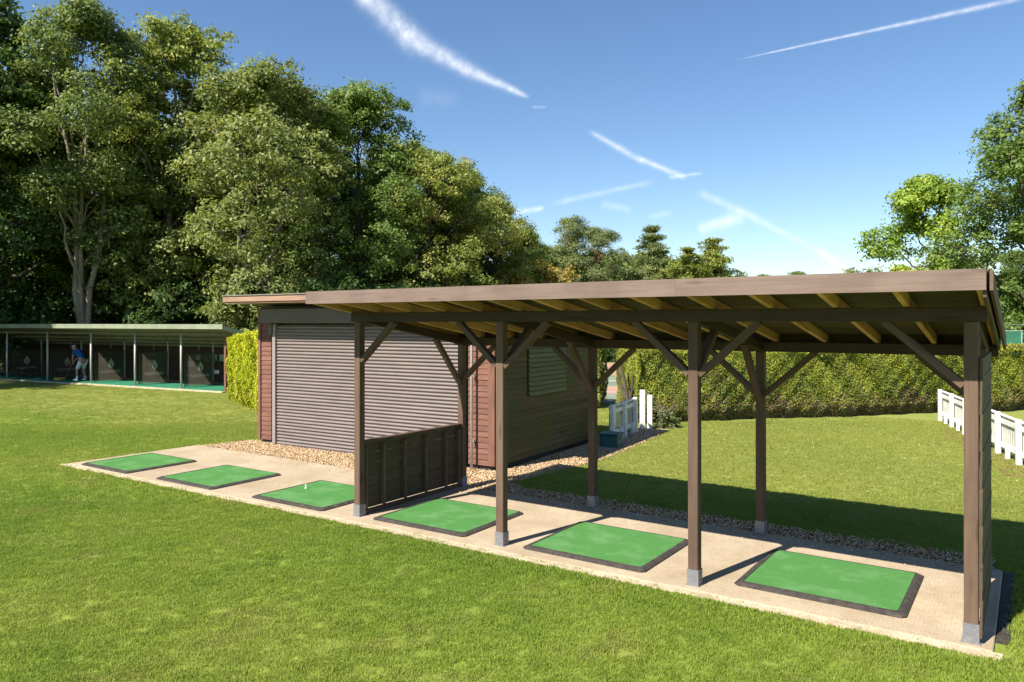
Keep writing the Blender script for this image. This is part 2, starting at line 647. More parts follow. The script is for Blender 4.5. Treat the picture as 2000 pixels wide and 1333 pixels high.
def bx(name, m, c, s, parent=None, rot=None, bev=0.0):
    """one box-shaped piece as an object of its own; alike pieces share mesh data"""
    key = (name, m, tuple(round(q, 4) for q in s))
    if key not in CACHE:
        CACHE[key] = MB().box((0, 0, 0), s).mesh(name, m)
    o = bpy.data.objects.new(name, CACHE[key])
    link(o, parent)
    o.location = c
    if rot:
        o.rotation_euler = rot
    if bev:
        addbev(o, bev)
    return o


def bar(name, m, p0, p1, w, h, parent=None, bev=0.0, up=(0, 0, 1)):
    """rectangular bar from p0 to p1 along its own x axis: w across, h in the up direction"""
    p0, p1 = Vector(p0), Vector(p1)
    d = (p1 - p0)
    L = d.length
    x = d.normalized()
    y = Vector(up).cross(x).normalized()
    z = x.cross(y)
    o = bpy.data.objects.new(name, MB().box((0, 0, 0), (L, w, h)).mesh(name, m))
    link(o, parent)
    o.location = (p0 + p1) / 2
    o.rotation_euler = Matrix((x, y, z)).transposed().to_euler()
    if bev:
        addbev(o, bev)
    return o


def npmesh(name, verts, quads, m, tint=None, smooth_=False, tris=False):
    k = 3 if tris else 4
    me = bpy.data.meshes.new(name)
    nv, nf = len(verts), len(quads)
    me.vertices.add(nv)
    me.vertices.foreach_set('co', np.asarray(verts, np.float32).ravel())
    me.loops.add(nf * k)
    me.loops.foreach_set('vertex_index', np.asarray(quads, np.int32).ravel())
    me.polygons.add(nf)
    me.polygons.foreach_set('loop_start', np.arange(0, nf * k, k, dtype=np.int32))
    me.polygons.foreach_set('loop_total', np.full(nf, k, np.int32))
    if smooth_:
        me.polygons.foreach_set('use_smooth', np.ones(nf, bool))
    if tint is not None:
        a = me.attributes.new('tint', 'FLOAT', 'POINT')
        a.data.foreach_set('value', np.asarray(tint, np.float32))
    me.materials.append(M[m])
    me.update(calc_edges=True)
    return me


# ------------------------------------------------------------------ ground
def ground():
    def axis(lo, hi, step, far):
        a = np.arange(lo, hi + .01, step)
        ext = [40, 90, 180, 400, far]
        return np.concatenate([[lo - e for e in ext[::-1]], a, [hi + e for e in ext]])
    xs = axis(-60, 40, 2.0, 900)
    ys = axis(-20, 70, 2.0, 900)
    X, Y = np.meshgrid(xs, ys)
    Z = gz(X, Y)
    v = np.stack([X, Y, Z], -1).reshape(-1, 3)
    nx, ny = len(xs), len(ys)
    i = (np.arange(ny - 1)[:, None] * nx + np.arange(nx - 1)[None]).ravel()
    q = np.stack([i, i + 1, i + 1 + nx, i + nx], -1)
    o = bpy.data.objects.new('lawn', npmesh('lawn', v, q, 'lawn_ground', smooth_=True))
    link(o)
    tag(o, kind='structure')


ground()

SLAB = [(-13.90, 6.46), (-7.2, 6.60), (-0.24, 6.72), (-0.24, 8.96), (-7.0, 8.97), (-13.84, 8.94)]
SZ = 0.03
tag(MB().prism(SLAB, -.10, SZ).build('concrete_slab', 'concrete', bev=.008), kind='structure')


# pale worn edge strip along the front of the slab
def strip(name, pts, z0, z1, m):
    return tag(MB().prism(pts, z0, z1).build(name, m), kind='structure')


strip('kerb', [(-13.98, 6.36), (-7.2, 6.50), (-0.18, 6.615), (-0.18, 6.716), (-7.2, 6.597), (-13.96, 6.456)], -.1, .024, 'pale_concrete')
strip('gravel_bed', [(-13.75, 8.948), (-7.0, 8.976), (-0.35, 8.966), (-.35, 9.38), (-4.4, 9.42), (-6.3, 9.40), (-6.66, 9.6), (-6.62, 10.4), (-6.42, 11.9), (-6.65, 14.5), (-6.95, 16.4), (-7.9, 16.4), (-7.9, 10.4), (-13.55, 10.0)], -.05, .010, 'gravel_base')


# ------------------------------------------------------------------ tee mats
MATW, MATD = 1.46, 1.30


def tee_mat(x0, y0, rz, label):
    t = thing('tee_mat', label, 'mat', (x0, y0, SZ), rz, 'tee mats along the concrete')
    mb = MB()
    o_, i_, h = (0, 0, MATW, MATD), .105, .026
    fx, bxk = .105, .03          # border is wide at the sides and front, thin at the back

    def ring(x0_, y0_, x1_, y1_, z):
        k = len(mb.v)
        ch = .05 if z < .012 else .03
        for p in ((x0_ + ch, y0_), (x1_ - ch, y0_), (x1_, y0_ + ch), (x1_, y1_ - ch), (x1_ - ch, y1_), (x0_ + ch, y1_), (x0_, y1_ - ch), (x0_, y0_ + ch)):
            mb.v.append((p[0], p[1], z))
        return k
    r0 = ring(0, 0, MATW, MATD, 0.0)
    r1 = ring(.004, .004, MATW - .004, MATD - .004, .012)
    r2 = ring(.040, .042, MATW - .040, MATD - .022, .030)
    r3 = ring(.072, .075, MATW - .072, MATD - .036, .032)
    r4 = ring(.076, .079, MATW - .076, MATD - .040, .018)
    for a, c_ in ((r0, r1), (r1, r2), (r2, r3), (r3, r4)):
        for j in range(8):
            j2 = (j + 1) % 8
            mb.f.append((a + j, a + j2, c_ + j2, c_ + j))
    mb.build('rubber_border', 'rubber', t)
    MB().prism([(.094, .079), (MATW - .094, .079), (MATW - .076, .097), (MATW - .076, MATD - .058), (MATW - .094, MATD - .040), (.094, MATD - .040), (.076, MATD - .058), (.076, .097)], .004, .0285).build('turf', 'mat_turf', t)
    return t


MATS_AT = [(-13.60, 6.52, 1, 'green tee mat at the open tip of the concrete, farthest from the timber canopy'),
           (-11.40, 6.60, 1, 'green tee mat in the open between two others, facing the roller shutter'),
           (-9.08, 6.66, 1, 'green tee mat with a white tee peg, beside the canopy knee wall'),
           (-6.82, 6.78, 1, 'green tee mat under the canopy against the low boarded screen'),
           (-4.60, 6.84, 0, 'green tee mat in the middle bay of the timber canopy'),
           (-2.32, 7.02, 0, 'green tee mat with scuffed rubber edge beside the full height boarded screen')]
for (x, y, rz, lb) in MATS_AT:
    tee_mat(x, y, R(rz), lb)
t = thing('tee_peg', 'small white rubber tee peg standing on a green mat', 'tee peg', (-8.80, 7.42, SZ + .0285))
MB().tube([(0, 0, 0), (0, 0, .006)], .020, 12).build('foot', 'tee_white', t)
MB().tube([(0, 0, .012), (0, 0, .05), (0, 0, .056)], [.012, .010, .016], 10).build('stem', 'tee_white', t)


# ------------------------------------------------------------------ timber canopy
def canopy():
    root = thing('timber_canopy', 'brown timber canopy on posts with sloping roof over three tee mats', 'canopy', (-3.73, 6.835, SZ))
    O = Vector(root.location)

    def L(p):
        return (p[0] - O.x, p[1] - O.y, p[2] - O.z)
    PXs = [-7.08, -4.85, -2.62, -0.387]
    YF, YB = 6.835, 8.944
    w = .098
    slope = (2.16 - 2.505) / (YB - YF)
    ang = math.atan(slope)

    def zr(y):          # underside of the rafters
        return 2.62 + (y - YF) * slope
    # posts
    for i, x in enumerate(PXs):
        for y, top in ((YF, 2.505), (YB, 2.16)):
            p = bx('post', 'brown_timber_z', L((x, y, (SZ + .02 + top) / 2)), (w, w, top - SZ - .02), root, bev=.006)
            shoe = MB()
            shoe.box((0, 0, .075), (w + .012, w + .012, .15))
            shoe.box((0, 0, .004), (w + .036, w + .03, .008))
            s = shoe.build('post_shoe', 'galvanised', p)
            s.location = (0, 0, -(top - SZ - .02) / 2 - .02)
            for dz in (.05, .11):
                for sx in (-1, 1):
                    bo = MB().tube([(sx * .062, 0, dz), (sx * .052, 0, dz)], .008, 6).build('bolt', 'galvanised', p)
                    bo.location = s.location
    # beams
    bx('front_beam', 'shaded_timber_x', L(((PXs[0] + PXs[-1]) / 2 + .0, YF, 2.5625)), (PXs[-1] - PXs[0] + .22, .10, .115), root, bev=.005)
    bx('back_beam', 'shaded_timber_x', L(((PXs[0] + PXs[-1]) / 2 + .0, YB, 2.2175)), (PXs[-1] - PXs[0] + .22, .10, .115), root, bev=.005)
    # sloping tie beams over each pair of posts
    for x in PXs:
        y0, y1 = YF + .052, YB - .052
        bar('tie_beam', 'shaded_timber_x', L((x, y0, zr(y0) - .058)), L((x, y1, zr(y1) - .058)), .07, .11, root, bev=.004)
    # braces
    hb = .48

    def brace_x(x, y, top, sgn, mt):
        bar('brace', mt, L((x + sgn * .05, y, top - hb - .02)), L((x + sgn * (.05 + hb + .08), y, top + .0)), .062, .082, root, up=(0, 1, 0), bev=.004)

    def brace_y(x, y0, z0, y1, z1, mt):
        bar('brace', mt, L((x, y0, z0)), L((x, y1, z1)), .062, .075, root, up=(1, 0, 0), bev=.004)
    for i, x in enumerate(PXs):
        for (y, top) in ((YF, 2.507), (YB, 2.162)):
            if i < 3:
                brace_x(x, y, top, 1, 'brown_timber_x')
            if i > 0:
                brace_x(x, y, top, -1, 'brown_timber_x')
        brace_y(x, YF + .05, 2.02, YF + .55, zr(YF + .55) - .11, 'brown_timber_x')
        brace_y(x, YB - .05, 1.58, YB - .62, zr(YB - .62) - .11, 'brown_timber_x')
    # rafters
    ya, yb = 6.215, 9.10
    rl = (yb - ya) / math.cos(ang)
    rx = [-0.30 - .535 * k for k in range(13)] + [-7.22]
    for x in rx:
        ym = (ya + yb) / 2
        bx('rafter', 'raw_timber', L((x, ym, zr(ym) + .0475)), (.045, rl, .095), root, rot=(ang, 0, 0), bev=.003)
    # deck boards between rafters and sheeting
    nb_ = 19
    dy_ = (yb - ya + .06) / nb_
    for k in range(nb_):
        y = ya + dy_ * (k + .5)
        bx('deck_board', 'deck_board', L((-3.78, y, zr(y) + .107 + (k % 3) * .001)), (7.02, dy_ / math.cos(ang) - .004, .019), root, rot=(ang, 0, 0))
    # corrugated sheet on top, ridges down the slope
    xs = np.linspace(-7.31, -0.25, 7 * 13 * 6)
    ys = np.array([6.20, 9.19])
    vv, qq = [], []
    for dz in (0.0, .003):
        for y in ys:
            for x in xs:
                vv.append(L((x, y, zr(y) + .136 + .014 * math.sin(2 * math.pi * x / .13) + dz)))
    n = len(xs)
    for k in range(n - 1):
        qq.append((k, k + n, k + n + 1, k + 1))
        qq.append((2 * n + k, 2 * n + k + 1, 2 * n + k + n + 1, 2 * n + k + n))
        qq.append((k, k + 1, 2 * n + k + 1, 2 * n + k))
        qq.append((n + k, 3 * n + k, 3 * n + k + 1, n + k + 1))
    me = npmesh('roof_sheet', vv, qq, 'roof_sheet')
    link(bpy.data.objects.new('roof_sheet', me), root)
    # front fascia in two lengths
    for (x0, x1) in ((-7.325, -2.5435), (-2.5425, -0.262)):
        bx('fascia_board', 'fascia_timber', L(((x0 + x1) / 2, 6.185, 2.800)), (x1 - x0, .028, .150), root)
    # barge boards down both ends
    for x, dz, y1, hh in ((-7.30, .035, 9.16, .15), (-0.232, .022, 9.30, .15), (-0.272, -.03, 9.0, .14)):
        y0 = 6.21
        bar('barge_board', 'brown_timber_x', L((x, y0, zr(y0) + .05 + dz)), L((x, y1, zr(y1) + .05 + dz)), .024, hh, root, bev=.003)
    # low boarded screen, left end
    for k in range(6):
        bx('screen_board', 'screen_board_y', L((-7.115, (YF + YB) / 2, SZ + .06 + .07 + .142 * k)), (.02, YB - YF - .01, .138), root, bev=.003)
    for y in (7.26, 7.67, 8.10, 8.54, 6.93, 8.85):
        bx('stud', 'shaded_timber_x' if False else 'brown_timber_z', L((-7.075, y, SZ + .06 + .41)), (.058, .042, .80), root, bev=.003)
    bx('top_rail', 'brown_timber_y', L((-7.085, (YF + YB) / 2, SZ + .06 + .871)), (.085, YB - YF - .10, .042), root, bev=.003)
    bx('bottom_rail', 'brown_timber_y', L((-7.085, (YF + YB) / 2, SZ + .03)), (.06, YB - YF - .10, .045), root, bev=.003)
    # full height boarded screen, right end: boards lap over the outside of the posts
    for k in range(15):
        z0 = SZ + .05 + .143 * k
        y1 = 8.28
        bx('screen_board', 'screen_board_y', L((-0.322 + .002 * (k % 2), (YF - .05 + y1) / 2, z0 + .07)), (.020, y1 - YF + .05, .150), root, rot=(0, R(1.5), 0), bev=.003)
    for y in (7.5, 8.22):
        bx('stud', 'brown_timber_z', L((-0.357, y, SZ + .05 + 1.05)), (.042, .045, 2.08), root, bev=.003)
    # eaves board closing the gaps over the back beam
    bx('eaves_board', 'shaded_timber_x', L((-3.735, YB + .075, 2.325)), (6.95, .022, .15), root)


canopy()
tag(MB().prism([(-.234, 6.98), (-.14, 6.98), (-.14, 8.98), (-.234, 8.98)], -.1, .012).build('painted_shade_strip', 'rubber'), kind='structure')  # dark strip painted in as the end screen's shade, using the mat rubber


# ------------------------------------------------------------------ shed with roller shutter
def shed():
    A, B_ = Vector((-13.21, 9.90, 0)), Vector((-7.37, 10.20, 0))
    d = (B_ - A)
    Wd = d.length
    rz = math.atan2(d.y, d.x)
    DP = 3.75
    root = thing('shed', 'red brown timber shed with wide roller shutter and flat roof', 'shed', (A.x, A.y, 0), rz)
    # local: x along front, y into the shed, z up
    rs = math.tan(R(6.5))                     # the roof falls to the back

    def zroof(y):
        return 2.86 - (y + .0) * rs
    core = MB()
    for xx in (.045, Wd - .045):
        core.v += [(xx, .07, .06), (xx, DP - .04, .06), (xx, DP - .04, zroof(DP) - .03), (xx, .07, zroof(0) - .03)]
    core.f += [(0, 3, 2, 1), (4, 5, 6, 7), (0, 1, 5, 4), (1, 2, 6, 5), (2, 3, 7, 6), (3, 0, 4, 7)]
    core.build('wall_core', 'frame_dark', root)
    bh = .096
    # front boards left and right of the shutter
    xl, xr = .50, Wd - .66
    for k in range(28):
        z = .09 + bh * (k + .5)
        tilt = (R(-7), 0, 0)
        bx('cladding_board', 'red_board', ((.07 + xl - .13) / 2, .022, z), (xl - .13 - .07, .020, bh + .010), root, rot=tilt, bev=.002)
        bx('cladding_board', 'red_board', ((xr + .10 + Wd - .135) / 2, .022, z), (Wd - .135 - xr - .10, .020, bh + .010), root, rot=tilt, bev=.002)
        y1 = min(DP - .06, (2.83 - z - bh / 2) / rs)
        if y1 > .3:
            bx('side_board', 'side_board', (Wd - .018, (.07 + y1) / 2, z), (.020, y1 - .07, bh + .010), root, rot=(0, R(-12), 0), bev=.002)
            bx('side_board', 'side_board', (.018, (.07 + y1) / 2, z), (.020, y1 - .07, bh + .010), root, rot=(0, R(8), 0), bev=.002)
    for x, m_ in ((.035, 'red_post'), (Wd - .07, 'red_post')):
        bx('corner_post', m_, (x, .012, 1.44), (.07 if x < 1 else .13, .06, 2.70), root, bev=.004)
    bx('corner_post', 'side_board', (Wd - .003, .085, 1.44), (.03, .11, 2.66), root, bev=.004)
    bx('corner_post', 'side_board', (Wd - .003, DP - .06, 1.24), (.03, .11, 2.30), root, bev=.004)
    bx('base_plate', 'frame_dark', (Wd / 2, DP / 2, .045), (Wd - .12, DP - .10, .09), root)
    # shutter: curved interlocking slats, rails, housing
    x0, x1 = xl + .085, xr - .03
    zt, zb = 2.44, .03
    ns = 37
    sh = (zt - zb) / ns
    prof = []
    for j in range(6):
        tt = j / 5
        prof.append((-.026 * math.sin(math.pi * tt) ** .8 - .0, tt * sh * .86))
    prof += [(.006, sh * .88), (.006, sh)]
    mb = MB()
    for xx in (x0, x1):
        for (py, pz) in prof:
            mb.v.append((xx, py, pz))
    n = len(prof)
    for j in range(n - 1):
        mb.f.append((j, n + j, n + j + 1, j + 1))
    slat = mb.mesh('shutter_slat', 'shutter_metal')
    for k in range(ns):
        o = bpy.data.objects.new('shutter_slat', slat)
        link(o, root)
        o.location = (0, -.018, zb + sh * k)
    bx('bottom_bar', 'housing_metal', ((x0 + x1) / 2, -.022, .022), (x1 - x0, .03, .040), root)
    bx('guide_rail', 'guide_metal', (x0 - .045, -.035, 1.25), (.088, .085, 2.44), root, bev=.004)
    bx('guide_rail', 'guide_metal', (x1 + .045, -.035, 1.25), (.088, .085, 2.44), root, bev=.004)
    hs = bx('shutter_housing', 'housing_metal', ((x0 + x1) / 2 - .06, -.115, 2.63), (x1 - x0 + .42, .25, .29), root, bev=.012)
    bx('housing_bracket', 'housing_metal', (x0 - .12, -.06, 2.36), (.10, .10, .24), root, bev=.006)
    # roof: flat over the front overhang, falling to the back behind it
    rl_ = (DP + .10) / math.cos(R(6.5))
    bx('roof', 'roof_sheet', (Wd / 2, DP / 2 + .05, zroof(DP / 2 + .05) + .05), (Wd + .36, rl_, .09), root, rot=(R(-6.5), 0, 0))
    bx('roof', 'roof_sheet', (Wd / 2, -.345, 2.945), (Wd + .36, .68, .10), root)
    bx('fascia', 'shed_fascia', (Wd / 2, -.70, 2.965), (Wd + .44, .022, .115), root, bev=.003)
    bx('drip_edge', 'roof_sheet', (Wd / 2, -.715, 3.033), (Wd + .46, .03, .02), root)
    for k in range(6):
        y = -.630 + .115 * k
        bx('soffit_board', 'shed_fascia', (Wd / 2, y, 2.884), (Wd + .34, .112, .014), root)
    for xx in (-.20, Wd + .20):
        bx('side_fascia', 'shed_fascia', (xx, DP / 2 + .05, zroof(DP / 2 + .05) + .045), (.022, rl_, .115), root, rot=(R(-6.5), 0, 0))
        bx('side_fascia', 'shed_fascia', (xx, -.345, 2.94), (.022, .66, .115), root)
    # louvred vent in the side wall
    bx('louvre_back', 'frame_dark', (Wd + .004, 1.78, 1.60), (.010, 1.44, .86), root)
    for k in range(10):
        bx('louvre_slat', 'louvre_board', (Wd + .026, 1.78, 1.215 + .085 * k), (.014, 1.42, .070), root, rot=(0, R(-22), 0))
    # downpipe by the shutter and a switch box by the corner
    pp = MB().tube([(Wd - .41, -.10, .04), (Wd - .41, -.10, 2.5), (Wd - .41, -.40, 2.84)], .021, 10).build('downpipe', 'pipe_plastic', root, smooth_=True)
    for z in (.5, 1.6):
        bx('pipe_clip', 'pipe_plastic', (Wd - .41, -.055, z), (.06, .08, .022), pp)
    sw = bx('switch_box', 'notice_paper', (Wd + .012, .24, 1.32), (.045, .09, .19), root, bev=.006)
    return root


shed()


# ------------------------------------------------------------------ far driving range bays
RO = Vector((-30.06, 18.59, -.40))
RZ = math.atan2(.131, .9914)


def range_point(a, bq, z=0.0):
    v = Matrix.Rotation(RZ, 3, 'Z') @ Vector((a, bq, 0))
    return (RO.x + v.x, RO.y + v.y, RO.z + z)


POSTS = [-15.9, -12.74, -9.39, -6.07, -2.98, 0.0]


def range_bays():
    root = thing('driving_range_shelter', 'long low driving range shelter with pale green roof edge and thin grey posts', 'shelter', tuple(RO), RZ)
    xe, xw = 2.72, -19.0
    bk = 3.25

    def zc(y):
        return 2.60 - .235 * (y + .62)
    MB().prism([(xw, -.25), (xe, -.25), (xe, bk + .1), (xw, bk + .1)], -.3, .06).build('floor_slab', 'pale_concrete', root)
    # green carpet per bay
    edges = [-19.0] + POSTS + [2.6]
    for a0, a1 in zip(edges[:-1], edges[1:]):
        MB().prism([(a0 + .06, -.12), (a1 - .06, -.12), (a1 - .06, 1.9), (a0 + .06, 1.9)], .06, .09).build('bay_carpet', 'green_carpet', root)
    # roof panel pieces
    al = math.atan(-.235)
    yl = bk + .75
    for k in range(22):
        w_ = (xe + .45 - xw) / 22
        bx('roof_panel', 'ceiling_sheet', (xw + w_ * (k + .5), (-.60 + bk + .15) / 2, zc((-.60 + bk + .15) / 2) + .03), (w_ - .006, yl / math.cos(al), .03), root, rot=(al, 0, 0))
    for y in (.0, 1.0, 1.75, 2.5):
        bx('purlin', 'ceiling_sheet', ((xe + xw) / 2, y, zc(y) - .055), (xe - xw, .06, .11), root)
    bx('roof_edge', 'pale_green_metal', ((xe + .47 + xw) / 2, -.64, 2.72), (xe + .50 - xw, .05, .20), root, bev=.006)
    bar('roof_end', 'pale_green_metal', (xe + .46, -.60, zc(-.6) + .09), (xe + .46, bk, zc(bk) + .09), .04, .17, root)
    # back wall, shiplap
    for k in range(14):
        z = .06 + .128 * (k + .5)
        bx('wall_board', 'far_board', ((xe + xw) / 2, bk, z), (xe - xw, .02, .134), root, rot=(R(-4), 0, 0))
    for k in range(14):
        z = .06 + .128 * (k + .5)
        y1 = bk
        y0 = .35
        bx('end_board', 'far_board', (xe, (y0 + y1) / 2, z), (.02, y1 - y0, .134), root)
    bx('end_post', 'red_post', (xe - .05, .0, 1.18), (.10, .10, 2.24), root)
    for a in POSTS:
        MB().tube([(a, 0, .06), (a, 0, 2.44)], .045, 10).build('post', 'grey_post', root, smooth_=True)
        bx('post_foot', 'grey_post', (a, 0, .07), (.14, .14, .02), root)
        MB().tube([(a - .05, 1.75, .06), (a - .05, 1.75, 2.0)], .042, 10).build('post', 'grey_post', root, smooth_=True)
    # strip light and hanging rods
    bx('strip_light', 'tube_white', (-1.32, bk - .55, 1.86), (.85, .06, .05), root)
    for a in (-11.0, -7.8, -4.6, -1.5):
        MB().tube([(a, 2.2, zc(2.2)), (a, 2.2, zc(2.2) - .34)], .012, 6).build('hanging_rod', 'grey_post', root)
    return root


range_bays()


def petal(mb, pts):
    i = len(mb.v)
    mb.v += [(x, 0.0, z) for x, z in pts]
    mb.f.append(tuple(range(i, i + len(pts))))


def emblem_mesh():
    mb = MB()

    def arc(p0, p1, bow, n=7):
        p0, p1 = Vector(p0), Vector(p1)
        d = p1 - p0
        nn = Vector((-d.y, d.x)).normalized()
        return [tuple(p0 + d * (k / n) + nn * bow * math.sin(math.pi * k / n)) for k in range(n + 1)]
    # two outer leaves, two inner leaves and a central bud in a lozenge
    for s in (-1, 1):
        out_ = arc((0.0, -.22), (s * .15, .06), -s * .055)
        inn = arc((s * .15, .06), (0.0, -.22), -s * .015)
        petal(mb, out_ + inn[1:-1])
        o2 = arc((s * .015, -.14), (s * .085, .17), -s * .05)
        i2 = arc((s * .085, .17), (s * .015, -.14), -s * .005)
        petal(mb, o2 + i2[1:-1])
    petal(mb, arc((0, -.04), (0, .25), .045) + arc((0, .25), (0, -.04), .045)[1:-1])
    return mb.mesh('emblem', 'emblem_paint')


EMB = emblem_mesh()
fc = bpy.data.curves.new('lettering', 'FONT')
fc.body = 'TUDOR PARK'
fc.size = .165
fc.align_x = 'CENTER'
fto = bpy.data.objects.new('lettering', fc)
COL.objects.link(fto)
bpy.context.view_layer.update()
TXT = bpy.data.meshes.new_from_object(fto)
TXT.materials.clear()
TXT.materials.append(M['lettering_paint'])
bpy.data.objects.remove(fto, do_unlink=True)

DIV_LABELS = ['dark netting divider in the most shaded bay of the range shelter',
              'dark netting divider with pale emblem behind the outermost whole grey post',
              'dark netting divider with pale emblem behind the golfer in blue',
              'dark netting divider with pale emblem, in the bay beside the golfer',
              'dark netting divider with pale emblem, second from the wall with the notices',
              'dark netting divider with pale emblem nearest the wall with the notices']
for a, lb in zip(POSTS, DIV_LABELS):
    t = thing('bay_divider', lb, 'divider', range_point(a + .07, .10, .09), RZ, 'dividers between the range bays')
    # local: y into the bay; faces +x
    nm_ = MB()
    nm_.v = [(.001 * ((i * 7) % 5), .03 + 1.5 * (i % 7) / 6, .04 + 1.4 * (i // 7) / 3) for i in range(28)]
    nm_.f = [(i + j * 7, i + 1 + j * 7, i + 8 + j * 7, i + 7 + j * 7) for j in range(3) for i in range(6)]
    nm_.build('netting', 'divider_netting', t)
    fr = MB()
    fr.tube([(0, .02, 0), (0, .02, 1.45), (0, 1.54, 1.45), (0, 1.54, 0)], .014, 6)
    fr.build('frame', 'frame_dark', t)
    e = bpy.data.objects.new('emblem', EMB)
    link(e, t)
    e.location = (.010, .84, .86)
    e.rotation_euler = (0, 0, R(90))
    l_ = bpy.data.objects.new('lettering', TXT)
    link(l_, t)
    l_.location = (.010, .82, .42)
    l_.rotation_euler = (R(90), 0, R(90))

NOTICE = [(-2.9, -2.59, .55, .91, 'notice_paper', 'tall narrow grey notice on the range shelter wall'),
          (-2.24, -1.92, .71, 1.0, 'frame_dark', 'small black notice with pale frame on the shelter wall'),
          (-1.68, -1.48, .70, .96, 'notice_paper', 'small upright pale notice between a black one and a green one'),
          (-1.31, -.90, .66, .97, 'notice_green', 'wide pale green notice by the end of the shelter wall'),
          (-1.68, -1.31, .05, .23, 'tube_white', 'low white sign under the row of notices')]
for (a0, a1, z0, z1, mt, lb) in NOTICE:
    t = thing('notice', lb, 'notice', range_point((a0 + a1) / 2, 3.225, z0 + .40), RZ, 'notices on the shelter wall')
    bx('board', mt, (0, 0, (z1 - z0) / 2), (a1 - a0 - .02, .014, z1 - z0 - .02), t)
    fm = MB()
    w_, h_ = a1 - a0, z1 - z0
    for c_, s_ in (((0, -.004, .006), (w_, .022, .012)), ((0, -.004, h_ - .006), (w_, .022, .012)), ((-w_ / 2 + .006, -.004, h_ / 2), (.012, .022, h_ - .024)), ((w_ / 2 - .006, -.004, h_ / 2), (.012, .022, h_ - .024))):
        fm.box(c_, s_)
    fm.build('frame', 'grey_post', t)
for a, lb in ((-8.9, 'pale ball dispenser cabinet in the golfer\'s bay'), (-5.2, 'pale ball dispenser cabinet in the bay beside the golfer'), (-2.1 - .35, 'pale ball dispenser cabinet near the wall notices')):
    t = thing('ball_dispenser', lb, 'dispenser', range_point(a - .0, 2.75, .06), RZ, 'ball dispensers in the bays')
    bx('cabinet', 'housing_metal', (0, 0, .52), (.50, .38, 1.04), t, bev=.01)
    bx('front_plate', 'notice_paper', (0, -.195, .86), (.46, .012, .26), t)
    bx('tray', 'grey_post', (0, -.26, .34), (.34, .14, .05), t)

# ------------------------------------------------------------------ golfer


def skin_mesh(name, pts, edges, radii, m, root=0, sub=2):
    me = bpy.data.meshes.new(name)
    me.from_pydata(pts, edges, [])
    o = bpy.data.objects.new(name, me)
    COL.objects.link(o)
    o.modifiers.new('skin', 'SKIN')
    sv = me.skin_vertices[0].data
    for i, r in enumerate(radii):
        rr = r if hasattr(r, '__len__') else (r, r)
        sv[i].radius = rr
        sv[i].use_root = (i == root)
    sb = o.modifiers.new('sub', 'SUBSURF')
    sb.levels = sub
    sb.render_levels = sub
    dg = bpy.context.evaluated_depsgraph_get()
    nm = bpy.data.meshes.new_from_object(o.evaluated_get(dg))
    bpy.data.objects.remove(o, do_unlink=True)
    nm.materials.clear()
    nm.materials.append(M[m])
    nm.name = name
    nm.polygons.foreach_set('use_smooth', [True] * len(nm.polygons))
    return nm


